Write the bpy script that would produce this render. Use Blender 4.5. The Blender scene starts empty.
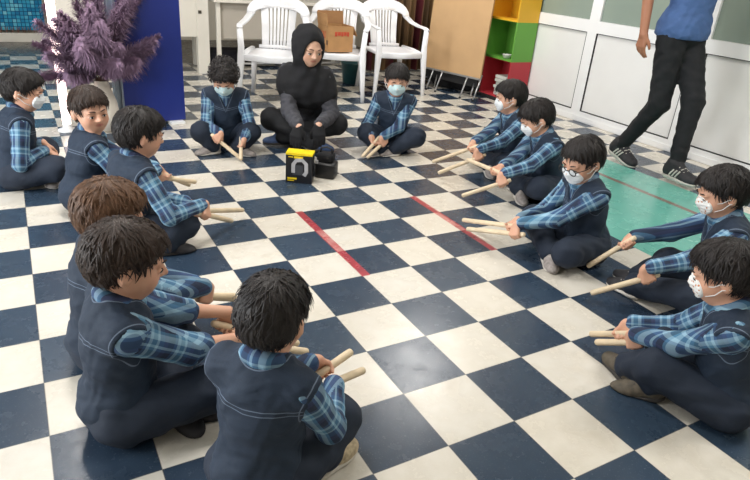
import bpy, bmesh, math, random
import numpy as np
from mathutils import Vector, Matrix
random.seed(7); rng = np.random.default_rng(7)
PI = math.pi
sc = bpy.context.scene
COL = sc.collection

# ------------------------------------------------------------------ camera
CAM = np.array([-0.88456711, -1.2177412, 1.21528341])
RW = np.array([[0.87100664, -0.48551742, 0.07496849],
               [-0.14712254, -0.40338542, -0.90312522],
               [0.46872422, 0.7755985, -0.42278194]])
FPX = 605.715
def at(u, v, z=0.0):
    """world point at height z seen at pixel (u, v) of the photograph"""
    r = RW.T @ np.array([(u - 375) / FPX, (v - 240) / FPX, 1.0])
    return CAM + (z - CAM[2]) / r[2] * r
cd = bpy.data.cameras.new('camera'); cam = bpy.data.objects.new('camera', cd); COL.objects.link(cam)
m = Matrix.Identity(4)
for i in range(3):
    m[i][0] = RW[0][i]; m[i][1] = -RW[1][i]; m[i][2] = -RW[2][i]; m[i][3] = CAM[i]
cam.matrix_world = m
cd.sensor_width = 36; cd.lens = FPX / 750 * 36; cd.clip_start = .05; cd.clip_end = 100
sc.camera = cam
TS = 0.24   # floor tile size

# ------------------------------------------------------------------ materials
def S(r, g, b):
    f = lambda c: (c / 255 / 12.92) if c <= 10 else ((c / 255 + .055) / 1.055) ** 2.4
    return (f(r), f(g), f(b), 1)
class NT:
    def __init__(s, name):
        s.m = bpy.data.materials.new(name); s.m.use_nodes = True
        s.t = s.m.node_tree; s.b = s.t.nodes['Principled BSDF']
    def n(s, typ, **k):
        o = s.t.nodes.new('ShaderNode' + typ)
        for a, b in k.items(): setattr(o, a, b)
        return o
    def l(s, a, b): s.t.links.new(a, b)
    def math(s, op, a, b=None, c=None):
        o = s.n('Math', operation=op)
        for i, x in enumerate((a, b, c)):
            if x is None: continue
            if isinstance(x, (int, float)): o.inputs[i].default_value = x
            else: s.l(x, o.inputs[i])
        return o.outputs[0]
    def mix(s, fac, a, b, mode='MIX'):
        o = s.n('Mix', data_type='RGBA', blend_type=mode)
        for i, x in ((0, fac), (6, a), (7, b)):
            if isinstance(x, (int, float, tuple)): o.inputs[i].default_value = x
            else: s.l(x, o.inputs[i])
        return o.outputs[2]
    def ramp(s, fac, stops, interp='LINEAR'):
        o = s.n('ValToRGB'); r = o.color_ramp; r.interpolation = interp
        while len(r.elements) > 1: r.elements.remove(r.elements[-1])
        r.elements[0].position = stops[0][0]; r.elements[0].color = stops[0][1]
        for p, c in stops[1:]:
            e = r.elements.new(p); e.color = c
        s.l(fac, o.inputs[0]); return o.outputs[0]
    def noise(s, scale, detail=3, vec=None, rough=.5):
        o = s.n('TexNoise'); o.inputs['Scale'].default_value = scale; o.inputs['Detail'].default_value = detail
        o.inputs['Roughness'].default_value = rough
        if vec is None:
            g = s.n('TexCoord').outputs['Object']
        else: g = vec
        s.l(g, o.inputs['Vector']); return o.outputs[0]
    def bump(s, h, strength=.3, dist=.01):
        o = s.n('Bump'); o.inputs['Strength'].default_value = strength; o.inputs['Distance'].default_value = dist
        s.l(h, o.inputs['Height']); s.l(o.outputs[0], s.b.inputs['Normal'])
    def set(s, **k):
        for a, v in k.items():
            i = s.b.inputs[a.replace('_', ' ')]
            if isinstance(v, (int, float, tuple)): i.default_value = v
            else: s.l(v, i)
        return s.m
def plain(name, rgb, rough=.5, metal=0., var=.12, scale=30, bump=0, emit=0, spec=None):
    q = NT(name); c = S(*rgb)
    nz = q.noise(scale, 4)
    d = tuple(x * (1 - var) for x in c[:3]) + (1,); e = tuple(min(1, x * (1 + var)) for x in c[:3]) + (1,)
    q.set(Base_Color=q.ramp(nz, [(.3, d), (.7, e)]), Roughness=rough, Metallic=metal)
    if spec is not None: q.b.inputs['Specular IOR Level'].default_value = spec
    if bump: q.bump(nz, bump, .004)
    if emit: q.set(Emission_Color=c, Emission_Strength=emit)
    return q.m
M = {}
# floor: chequered vinyl tiles, teal painted court, red lines
q = NT('vinyl_tiles')
g = q.n('NewGeometry').outputs['Position']; sp = q.n('SeparateXYZ'); q.l(g, sp.inputs[0]); X, Y = sp.outputs[0], sp.outputs[1]
tx = q.math('DIVIDE', X, TS); ty = q.math('DIVIDE', Y, TS)
fx = q.math('FLOOR', tx); fy = q.math('FLOOR', ty)
par = q.math('FLOORED_MODULO', q.math('ADD', q.math('ADD', fx, fy), 1.0), 2.0)   # 1 -> dark or light by parity
cmb = q.n('CombineXYZ'); q.l(fx, cmb.inputs[0]); q.l(fy, cmb.inputs[1])
wn = q.n('TexWhiteNoise', noise_dimensions='3D'); q.l(cmb.outputs[0], wn.inputs['Vector'])
fine = q.noise(9, 6, g, .65); marb = q.noise(3.3, 8, g, .7); speck = q.noise(160, 2, g)
light = q.mix(q.math('MULTIPLY', wn.outputs[0], .5), S(210, 205, 196), S(218, 209, 193))
light = q.mix(q.ramp(fine, [(.38, (0, 0, 0, 1)), (.75, (.55, .55, .55, 1))]), light, S(186, 176, 158))
dark = q.mix(wn.outputs[0], S(36, 50, 68), S(50, 66, 84))
dark = q.mix(q.ramp(marb, [(.4, (0, 0, 0, 1)), (.8, (.6, .6, .6, 1))]), dark, S(60, 76, 92))
dark = q.mix(q.ramp(speck, [(.62, (0, 0, 0, 1)), (.72, (.35, .35, .35, 1))]), dark, S(110, 120, 126))
tile = q.mix(par, light, dark)
ex = q.math('MINIMUM', q.math('FRACT', tx), q.math('SUBTRACT', 1.0, q.math('FRACT', tx)))
ey = q.math('MINIMUM', q.math('FRACT', ty), q.math('SUBTRACT', 1.0, q.math('FRACT', ty)))
ed = q.math('MINIMUM', ex, ey)
tile = q.mix(q.math('MULTIPLY', q.math('LESS_THAN', ed, .006), .55), tile, S(70, 66, 62))
def box01(x0, x1, y0, y1):
    a = q.math('MULTIPLY', q.math('GREATER_THAN', X, x0), q.math('LESS_THAN', X, x1))
    b = q.math('MULTIPLY', q.math('GREATER_THAN', Y, y0), q.math('LESS_THAN', Y, y1))
    return q.math('MULTIPLY', a, b)
worn = q.ramp(q.noise(24, 5, g, .7), [(.3, (.95,) * 3 + (1,)), (.7, (.6,) * 3 + (1,))])
teal = q.mix(q.ramp(marb, [(.3, (0, 0, 0, 1)), (.8, (1, 1, 1, 1))]), S(90, 160, 147), S(110, 177, 163))
tile = q.mix(box01(1.655, 2.762, -2.4, 1.68), tile, teal)
redc = q.mix(fine, S(150, 52, 58), S(190, 70, 76))
for bx_ in ((.236, .276, .715, 1.45), (.93, .968, .715, 1.45)):
    tile = q.mix(q.math('MULTIPLY', box01(*bx_), worn), tile, redc)
tile = q.mix(q.math('MULTIPLY', box01(2.41, 2.45, -2.4, 1.68), .8), tile, S(128, 70, 66))
tile = q.mix(q.math('MAXIMUM', box01(-6, .05, 6.35, 9), box01(.05, 6, 5.75, 9)), tile, q.mix(fine, S(58, 50, 46), S(34, 30, 30)))  # brown band of far floor, with the shade under the desks painted in
q.set(Base_Color=tile, Roughness=q.math('ADD', q.math('MULTIPLY', fine, .24), .14))
q.bump(q.math('ADD', q.math('MULTIPLY', q.math('LESS_THAN', ed, .008), -1.0), q.noise(220, 2, g)), .12, .002)
M['floor'] = q.m
def skin(name, a, b):
    q = NT(name); at_ = q.n('Attribute', attribute_name='tint'); s2 = q.n('SeparateXYZ'); q.l(at_.outputs['Vector'], s2.inputs[0])
    c = q.mix(q.noise(14, 3), S(*a), S(*b)); c = q.mix(s2.outputs[0], c, S(168, 92, 84)); c = q.mix(s2.outputs[1], c, S(188, 116, 92))
    q.set(Base_Color=c, Roughness=.52); q.b.inputs['Subsurface Weight'].default_value = .06
    q.b.inputs['Subsurface Radius'].default_value = (.02, .008, .005); return q.m
M['skin'] = skin('skin', (214, 168, 142), (200, 148, 122)); M['skin_light'] = skin('skin_light', (216, 176, 152), (202, 156, 132))
M['skin_tan'] = skin('skin_tan', (176, 122, 92), (158, 104, 78))
def hairmat(name, a, b, rough=.5):
    q = NT(name); tc = q.n('TexCoord').outputs['Object']; mp = q.n('Mapping'); q.l(tc, mp.inputs[0]); mp.inputs['Scale'].default_value = (1, 1, .18)
    nz = q.noise(260, 3, mp.outputs[0]); big = q.noise(22, 2, tc)
    q.set(Base_Color=q.mix(q.math('MULTIPLY', nz, big), S(*a), S(*b)), Roughness=rough); q.bump(nz, .45, .003)
    q.b.inputs['Specular IOR Level'].default_value = .3
    return q.m
M['hair_black'] = hairmat('hair_black', (20, 17, 17), (52, 44, 42)); M['hair_dark'] = hairmat('hair_dark', (30, 22, 18), (78, 58, 48)); M['hair_brown'] = hairmat('hair_brown', (52, 36, 26), (150, 108, 78))
# plaid
q = NT('plaid_cotton'); a = q.n('Attribute', attribute_name='bc'); s3 = q.n('SeparateXYZ'); q.l(a.outputs['Vector'], s3.inputs[0])
DK, MD, LT, TL, PR = S(22, 32, 54), S(52, 86, 126), S(152, 188, 208), S(76, 128, 160), S(52, 56, 92)
def bands(v, per, st): return q.ramp(q.math('FRACT', q.math('ADD', q.math('DIVIDE', v, per), 10.0)), st, 'CONSTANT')
U = bands(s3.outputs[0], .088, [(0, DK), (.24, MD), (.34, LT), (.46, TL), (.62, LT), (.70, MD), (.86, PR)])
V = bands(s3.outputs[1], .074, [(0, MD), (.18, LT), (.40, TL), (.52, DK), (.80, MD), (.90, LT)])
pl = q.mix(.5, U, V); pl = q.mix(q.math('MULTIPLY', q.noise(9, 4), .35), pl, S(40, 60, 92))
q.set(Base_Color=pl, Roughness=.85); q.bump(q.noise(30, 3), .35, .01); M['plaid'] = q.m
# denim vest with contrast stitching read from seam distances
def denim(name, c1, c2, stitch=True):
    q = NT(name); nz = q.noise(420, 2); big = q.noise(8, 4)
    c = q.mix(nz, S(*c1), S(*c2)); c = q.mix(q.math('MULTIPLY', big, .6), c, S(c1[0] + 6, c1[1] + 8, c1[2] + 12))
    if stitch:
        a = q.n('Attribute', attribute_name='bc'); s3 = q.n('SeparateXYZ'); q.l(a.outputs['Vector'], s3.inputs[0])
        tot = None
        for i, offs in ((0, (0., .011)), (1, (.012,)), (2, (.010,))):
            for o in offs:
                w = q.math('LESS_THAN', q.math('ABSOLUTE', q.math('SUBTRACT', s3.outputs[i], o)), .0012)
                tot = w if tot is None else q.math('MAXIMUM', tot, w)
        c = q.mix(q.math('MULTIPLY', tot, .42), c, S(140, 155, 178))
    q.set(Base_Color=c, Roughness=.8); q.bump(big, .5, .02); return q.m
M['denim'] = denim('denim', (15, 27, 42), (31, 50, 72)); M['trouser'] = denim('navy_trouser', (15, 24, 38), (27, 41, 60), False)
M['jean'] = denim('blue_jean', (52, 70, 104), (80, 100, 138), False)
M['mask'] = plain('mask_white', (226, 230, 234), .8, 0, .05, 60); M['mask_blue'] = plain('mask_pale_blue', (196, 220, 224), .8, 0, .05, 60)
q = NT('mask_patterned'); vo = q.n('TexVoronoi'); vo.inputs['Scale'].default_value = 70; q.l(q.n('TexCoord').outputs['Object'], vo.inputs['Vector'])
q.set(Base_Color=q.mix(q.ramp(vo.outputs['Distance'], [(.22, (1, 1, 1, 1)), (.32, (0, 0, 0, 1))]), S(232, 232, 230), S(190, 122, 74)), Roughness=.8); M['mask_pat'] = q.m
M['cord'] = plain('ear_loop', (230, 230, 228), .7)
M['eyewhite'] = plain('eye_white', (214, 208, 202), .25); M['iris'] = plain('iris', (30, 20, 16), .15); M['brow'] = plain('brow', (44, 32, 28), .8)
M['wood'] = plain('beech_wood', (214, 194, 164), .55, 0, .14, 18)
M['black'] = plain('black_plastic', (20, 20, 22), .4); M['blackcloth'] = plain('black_cloth', (16, 16, 20), .9, 0, .3, 40, .4)
M['coat'] = plain('charcoal_coat', (62, 62, 68), .9, 0, .2, 50, .4); M['blacktrouser'] = plain('black_trouser', (20, 21, 25), .85, 0, .25, 30, .4)
M['shirtblue'] = plain('blue_tshirt', (70, 98, 146), .85, 0, .1, 14, .4)
M['rubber'] = plain('sole_white', (196, 190, 182), .6); M['shoe_grey'] = plain('shoe_grey', (150, 142, 138), .7, 0, .35, 55); M['shoe_dark'] = plain('shoe_dark', (40, 38, 42), .7, 0, .3, 50)
M['shoe_olive'] = plain('shoe_olive', (86, 78, 66), .75, 0, .35, 60); M['shoe_tan'] = plain('shoe_tan', (176, 160, 132), .75, 0, .4, 70); M['sole_dark'] = plain('sole_dark', (52, 48, 46), .7)
M['white_plastic'] = plain('white_plastic', (240, 240, 243), .32, 0, .03, 4); M['badge'] = plain('badge_white', (220, 225, 228), .4)

# ------------------------------------------------------------------ object helpers
def tag(o, label=None, cat=None, group=None, kind=None):
    if label: o['label'] = label
    if cat: o['category'] = cat
    if group: o['group'] = group
    if kind: o['kind'] = kind
    return o
def empty(name, loc, label=None, cat=None, group=None, rz=0):
    o = bpy.data.objects.new(name, None); o.location = loc; o.rotation_euler = (0, 0, rz); o.empty_display_size = .1; COL.objects.link(o)
    return tag(o, label, cat, group)
def mk(name, v, faces, mats, parent=None, org=None, smooth=True, attrs=None, fm=None):
    v = np.asarray(v, dtype=np.float32).reshape(-1, 3)
    if org is not None: v = v - np.asarray(org, dtype=np.float32)
    me = bpy.data.meshes.new(name)
    if isinstance(faces, np.ndarray):
        nf = len(faces); k = faces.shape[1]
        me.vertices.add(len(v)); me.vertices.foreach_set('co', v.ravel())
        me.loops.add(nf * k); me.loops.foreach_set('vertex_index', faces.astype(np.int32).ravel())
        me.polygons.add(nf); me.polygons.foreach_set('loop_start', np.arange(nf, dtype=np.int32) * k)
        me.update(calc_edges=True)
    else:
        me.from_pydata([tuple(map(float, p)) for p in v], [], faces); me.update()
    if not isinstance(mats, (list, tuple)): mats = [mats]
    for mm in mats: me.materials.append(mm)
    if fm is not None: me.polygons.foreach_set('material_index', np.asarray(fm, dtype=np.int32))
    me.polygons.foreach_set('use_smooth', [smooth] * len(me.polygons))
    for an, av in (attrs or {}).items():
        if len(av) == len(me.loops) and len(av) != len(v): A = me.attributes.new(an, 'FLOAT_VECTOR', 'CORNER'); A.data.foreach_set('vector', np.asarray(av, dtype=np.float32).ravel()); continue
        A = me.attributes.new(an, 'FLOAT_VECTOR', 'POINT'); A.data.foreach_set('vector', np.asarray(av, dtype=np.float32).ravel())
    o = bpy.data.objects.new(name, me); COL.objects.link(o); o.parent = parent
    return o
class G:
    """collects boxes, tubes and sweeps for one mesh"""
    def __init__(s): s.v = []; s.f = []; s.m = []
    def add(s, v, f, mi=0):
        b = len(s.v); s.v += [tuple(map(float, p)) for p in v]; s.f += [tuple(i + b for i in x) for x in f]; s.m += [mi] * len(f); return s
    def box(s, lo, hi, mi=0, bev=0.0):
        bm = bmesh.new(); bmesh.ops.create_cube(bm, size=1)
        for w in bm.verts: w.co = Vector([(lo[i] + hi[i]) / 2 + w.co[i] * (hi[i] - lo[i]) for i in range(3)])
        if bev: bmesh.ops.bevel(bm, geom=bm.edges[:], offset=bev, segments=2, affect='EDGES', profile=.7)
        bm.verts.index_update(); s.add([w.co[:] for w in bm.verts], [[w.index for w in f.verts] for f in bm.faces], mi); bm.free(); return s
    def tube(s, pts, rad, n=12, mi=0, capped=True):
        pts = [Vector(p) for p in pts]; rad = rad if isinstance(rad, (list, tuple)) else [rad] * len(pts)
        vs = []; fs = []; up = None
        for i, p in enumerate(pts):
            d = (pts[min(i + 1, len(pts) - 1)] - pts[max(i - 1, 0)]).normalized()
            if up is None: up = Vector((0, 0, 1)) if abs(d.z) < .9 else Vector((1, 0, 0))
            a = (up - d * up.dot(d)).normalized(); b = d.cross(a); up = a
            for k in range(n):
                t = 2 * PI * k / n; vs.append(p + (a * math.cos(t) + b * math.sin(t)) * rad[i])
        for i in range(len(pts) - 1):
            for k in range(n): fs.append((i * n + k, i * n + (k + 1) % n, (i + 1) * n + (k + 1) % n, (i + 1) * n + k))
        if capped: fs.append(tuple(range(n))[::-1]); fs.append(tuple((len(pts) - 1) * n + k for k in range(n)))
        return s.add(vs, fs, mi)
    def sweep(s, pts, wt, up=(0, 0, 1), mi=0):
        """rounded rectangular section of (width, thickness) along a path; thickness is along up"""
        pts = [Vector(p) for p in pts]
        if not isinstance(wt, list): wt = [wt] * len(pts)
        vs = []; fs = []; prof = []
        for cx, cy, a0 in ((1, 1, 0), (-1, 1, 90), (-1, -1, 180), (1, -1, 270)):
            for dd in (0, 45, 90): prof.append((cx, cy, math.radians(a0 + dd)))
        n = len(prof)
        for i, p in enumerate(pts):
            d = (pts[min(i + 1, len(pts) - 1)] - pts[max(i - 1, 0)]).normalized()
            u = Vector(up[i] if isinstance(up, list) else up); u = (u - d * u.dot(d)).normalized(); r = d.cross(u)
            w, t = wt[i]; rr = min(w, t) * .35
            for cx, cy, an in prof: vs.append(p + r * (cx * (w / 2 - rr) + rr * math.cos(an)) + u * (cy * (t / 2 - rr) + rr * math.sin(an)))
        for i in range(len(pts) - 1):
            for k in range(n): fs.append((i * n + k, i * n + (k + 1) % n, (i + 1) * n + (k + 1) % n, (i + 1) * n + k))
        fs.append(tuple(range(n))[::-1]); fs.append(tuple((len(pts) - 1) * n + k for k in range(n)))
        return s.add(vs, fs, mi)
    def lathe(s, prof, c=(0, 0, 0), n=28, mi=0):
        vs = []; fs = []
        for r, z in prof:
            for k in range(n):
                t = 2 * PI * k / n; vs.append((c[0] + r * math.cos(t), c[1] + r * math.sin(t), c[2] + z))
        for i in range(len(prof) - 1):
            for k in range(n): fs.append((i * n + k, i * n + (k + 1) % n, (i + 1) * n + (k + 1) % n, (i + 1) * n + k))
        fs.append(tuple(range(n))[::-1]); fs.append(tuple((len(prof) - 1) * n + k for k in range(n)))
        return s.add(vs, fs, mi)
    def obj(s, name, mats, parent=None, org=None, smooth=False):
        o = mk(name, s.v, s.f, mats, parent, org, smooth, None, s.m)
        return o

# ------------------------------------------------------------------ implicit surfaces
def smin(a, b, k):
    h = np.clip(.5 + .5 * (b - a) / k, 0, 1)
    return b + (a - b) * h - k * h * (1 - h)
def smax(a, b, k): return -smin(-a, -b, k)
class Cap:
    def __init__(s, a, b, ra, rb=None, k=.02):
        s.a = np.asarray(a, np.float32); s.b = np.asarray(b, np.float32); s.ra = ra; s.rb = ra if rb is None else rb; s.k = k
        r = max(s.ra, s.rb); s.lo = np.minimum(s.a, s.b) - r; s.hi = np.maximum(s.a, s.b) + r
    def __call__(s, P):
        ba = s.b - s.a; pa = P - s.a
        t = np.clip(pa @ ba / (ba @ ba + 1e-9), 0, 1)
        q_ = pa - t[..., None] * ba
        return np.sqrt((q_ * q_).sum(-1)) - (s.ra + (s.rb - s.ra) * t)
class Ell:
    def __init__(s, c, ax, r, k=.02):
        s.c = np.asarray(c, np.float32); s.ax = np.asarray(ax, np.float32); s.r = np.asarray(r, np.float32); s.k = k
        R = float(max(r)); s.lo = s.c - R; s.hi = s.c + R
    def __call__(s, P):
        q_ = (P - s.c) @ s.ax.T; a = q_ / s.r
        k0 = np.sqrt((a * a).sum(-1)); b = a / s.r; k1 = np.sqrt((b * b).sum(-1)) + 1e-6
        return np.where(k0 < 1e-3, -float(min(s.r)), k0 * (k0 - 1) / k1)
class Neg:
    def __init__(s, p, k=.006): s.p = p; s.k = k
def nets(V, lo, h):
    ins = V < 0
    s = np.zeros([n - 1 for n in V.shape], np.int8)
    for i in (0, 1):
        for j in (0, 1):
            for k in (0, 1): s += ins[i:i + s.shape[0], j:j + s.shape[1], k:k + s.shape[2]]
    act = (s > 0) & (s < 8); ai = np.argwhere(act); ids = np.full(s.shape, -1, np.int32); ids[act] = np.arange(len(ai))
    acc = np.zeros((len(ai), 3)); cnt = np.zeros(len(ai))
    cor = [(i, j, k) for i in (0, 1) for j in (0, 1) for k in (0, 1)]
    cv = {c: V[ai[:, 0] + c[0], ai[:, 1] + c[1], ai[:, 2] + c[2]] for c in cor}
    for c in cor:
        for x in range(3):
            if c[x]: continue
            e = list(c); e[x] = 1; e = tuple(e); a, b = cv[c], cv[e]; cr = (a < 0) != (b < 0)
            t = np.where(cr, a / np.where(cr, a - b, 1), 0)
            p = np.array(c, float)[None].repeat(len(ai), 0); p[:, x] += t
            acc += p * cr[:, None]; cnt += cr
    v = lo + h * (ai + acc / cnt[:, None]); quads = []
    for ax in range(3):
        b, c = (ax + 1) % 3, (ax + 2) % 3
        A = [slice(None)] * 3; A[ax] = slice(0, -1); Bs = [slice(None)] * 3; Bs[ax] = slice(1, None)
        ia = ins[tuple(A)]; ib = ins[tuple(Bs)]
        e = np.argwhere(ia != ib); fl = ia[e[:, 0], e[:, 1], e[:, 2]]
        ok = (e[:, b] > 0) & (e[:, c] > 0) & (e[:, b] < s.shape[b]) & (e[:, c] < s.shape[c]); e = e[ok]; fl = fl[ok]
        eb = np.zeros(3, int); eb[b] = 1; ec = np.zeros(3, int); ec[c] = 1
        g = lambda w: ids[w[:, 0], w[:, 1], w[:, 2]]
        Q = np.stack([g(e), g(e - eb), g(e - eb - ec), g(e - ec)], 1); Q[~fl] = Q[~fl][:, ::-1]
        quads.append(Q[(Q >= 0).all(1)])
    return v, np.concatenate(quads)
def field(prims, h, off=0., post=None, floor=True):
    pos = [p for p in prims if not isinstance(p, Neg)]
    lo = np.min([p.lo for p in pos], 0) - off - .03; hi = np.max([p.hi for p in pos], 0) + off + .03
    if floor: lo[2] = max(lo[2], -3 * h)
    B = 8; nb = np.ceil((hi - lo) / (B * h)).astype(int) + 1
    I = np.stack(np.meshgrid(*[np.arange(n) for n in nb], indexing='ij'), -1).reshape(-1, 3)
    C_ = (lo + (I + .5) * B * h).astype(np.float32); hd = B * h * .87
    acts = []
    for p in prims:
        acts.append((p.p if isinstance(p, Neg) else p)(C_) < hd + off + .03)
    kb = np.any([a for a, p in zip(acts, prims) if not isinstance(p, Neg)], 0); I = I[kb]
    o = np.arange(B + 1); O = np.stack(np.meshgrid(o, o, o, indexing='ij'), -1).reshape(-1, 3)
    P = (lo + h * (I[:, None] * B + O[None])).astype(np.float32); d = np.full(P.shape[:2], .12, np.float32)
    for a, p in zip(acts, prims):
        m_ = a[kb]
        if not m_.any(): continue
        if isinstance(p, Neg): d[m_] = smax(d[m_], -p.p(P[m_]), p.k)
        else: d[m_] = smin(d[m_], p(P[m_]), p.k)
    d = d - off
    if post is not None: d = post(P, d)
    if floor: d = np.maximum(d, .0025 - P[..., 2])
    V = np.full(nb * B + 1, .1, np.float32); G_ = I[:, None] * B + O[None]
    V[G_[..., 0], G_[..., 1], G_[..., 2]] = d
    V[0] = V[-1] = .1; V[:, 0] = V[:, -1] = .1; V[:, :, 0] = V[:, :, -1] = .1
    return nets(V, lo, h)
def wr(P, f, seed):
    """cloth wrinkles"""
    x, y, z = P[..., 0] * f, P[..., 1] * f, P[..., 2] * f
    return (np.sin(x * 1.3 + 2.1 * np.sin(y * .9 + seed) + z * .7) * np.sin(z * 1.7 + 1.7 * np.sin(x * .8 + seed * 2) + y) +
            .5 * np.sin(2.7 * y + 2 * np.sin(1.9 * z + seed) + x * 2.1))

# ------------------------------------------------------------------ people
def nrm(v): v = np.asarray(v, float); return v / (np.linalg.norm(v) + 1e-9)
def azv(d): return np.array([math.cos(math.radians(d)), math.sin(math.radians(d)), 0.])
def frame(az, pitch=0, roll=0):
    """rows: right, forward, up; pitch > 0 tips the front down"""
    f = azv(az); r = np.array([f[1], -f[0], 0.]); u = np.array([0, 0, 1.]); p = math.radians(pitch)
    f2 = f * math.cos(p) - u * math.sin(p); u2 = u * math.cos(p) + f * math.sin(p); q_ = math.radians(roll)
    return np.array([r * math.cos(q_) - u2 * math.sin(q_), f2, u2 * math.cos(q_) + r * math.sin(q_)])
def ik(a, t, l1, l2, pole):
    a = np.asarray(a, float); t = np.asarray(t, float); v = t - a; L = np.linalg.norm(v); mx = (l1 + l2) * .985
    if L > mx: t = a + v / L * mx; L = mx
    d = nrm(t - a); x = (l1 * l1 - l2 * l2 + L * L) / (2 * L); hh = math.sqrt(max(l1 * l1 - x * x, 1e-6))
    p = np.asarray(pole, float); p = nrm(p - d * (p @ d)); return a + d * x + p * hh, t
def head_prims(H, c, s, nose=1.):
    L = lambda x, y, z: c + (np.array([x, y, z]) * s) @ H
    E_ = lambda x, y, z, r, k=.02, ax=H: Ell(L(x, y, z), ax, np.array(r) * s, k * s)
    P = [E_(0, -.016, .020, (.071, .086, .078)), E_(0, .022, -.028, (.058, .058, .068), .03), E_(0, .030, -.062, (.034, .038, .030), .03)]
    for sx in (-1, 1):
        P += [E_(sx * .032, .046, -.034, (.024, .024, .024), .02), E_(sx * .024, .072, .012, (.022, .010, .008), .012)]
        P += [E_(sx * .072, -.010, -.014, (.009, .017, .026), .006, H), Cap(L(sx * .078, -.014, .002), L(sx * .080, -.012, -.022), .006 * s, .005 * s, .004)]
    for sx in (-1, 1): P += [Neg(E_(sx * .028, .090, -.008, (.016, .013, .010)), .010 * s)]
    P += [Cap(L(0, .076, .002), L(0, .093, -.024), .006 * s, .009 * s, .012 * s), Cap(L(-.010, .084, -.027), L(.010, .084, -.027), .006 * s, None, .006 * s)]
    P += [Cap(L(-.018, .0735, -.0465), L(0, .0795, -.0445), .0036 * s, .0046 * s, .003), Cap(L(.018, .0735, -.0465), L(0, .0795, -.0445), .0036 * s, .0046 * s, .003), Cap(L(-.012, .0745, -.053), L(.012, .0745, -.053), .005 * s, None, .004)]
    for sx in (-1, 1): P += [Ell(L(sx * .028, .070, -.008), H, np.array((.0125, .010, .0085)) * s, .002)]
    return P, L
def hand_prims(Gp, sdir, fdir, side, s=1., grip=True):
    """fist closed round a stick (grip) or relaxed hand; returns prims and the wrist point"""
    X_ = nrm(sdir); Y_ = nrm(fdir - X_ * (fdir @ X_)); Z_ = np.cross(Y_, X_) if side > 0 else np.cross(X_, Y_)
    p = []
    if grip:
        Pc = Gp - Y_ * .010 * s + Z_ * .021 * s
    else: Pc = Gp
    L = lambda x, y, z: Pc + X_ * x * s + Y_ * y * s + Z_ * z * s
    wrist = L(-.006 if grip else 0, -.040, .002)
    lens = (.85, .97, 1.08, .98)
    for i, xi in enumerate((-.026, -.009, .008, .025)):
        K = L(xi, .024 - abs(i - 2) * .003, .002); q_ = lens[i]
        p.append(Cap(L(xi * .5, -.034, 0), K, .0125 * s, .0095 * s, .012 * s))
        if grip:
            a = K + (Y_ * .50 - Z_ * .86) * .024 * q_ * s; b = a + (-Y_ * .55 - Z_ * .83) * .017 * q_ * s; c_ = b + (-Y_ * .98 + Z_ * .18) * .013 * q_ * s
        else:
            cz = .25 + .08 * (3 - i)
            a = K + nrm(Y_ + X_ * (i - 1.5) * .05 - Z_ * cz) * .030 * q_ * s; b = a + nrm(Y_ - Z_ * (cz + .45)) * .020 * q_ * s; c_ = b + nrm(Y_ - Z_ * (cz + .9)) * .015 * q_ * s
        p += [Cap(K, a, .0088 * s, .0075 * s, .004 * s), Cap(a, b, .0075 * s, .0068 * s, .003 * s), Cap(b, c_, .0068 * s, .006 * s, .003 * s)]
    if grip:
        t0, t1, t2, t3 = L(.012, -.026, -.004), L(.034, -.008, -.016), L(.036, .008, -.032), L(.028, .010, -.046)
    else: t0, t1, t2, t3 = L(.012, -.028, -.003), L(.034, -.006, -.010), L(.042, .014, -.016), L(.043, .030, -.020)
    p += [Cap(t0, t1, .013 * s, .0095 * s, .010 * s), Cap(t1, t2, .009 * s, .008 * s, .003 * s), Cap(t2, t3, .008 * s, .0068 * s, .003 * s)]
    return p, wrist
CHILD = dict(tor=.315, shw=.104, hipw=.062, ua=.195, fa=.172, th=.225, sh=.235, hs=.98, hd=.82, w=.88, nk=.100, seat=.078)
ADULT = dict(tor=.455, shw=.150, hipw=.09, ua=.28, fa=.25, th=.40, sh=.39, hs=1.15, hd=1.15, w=1.16, nk=.125, seat=.11)

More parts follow.
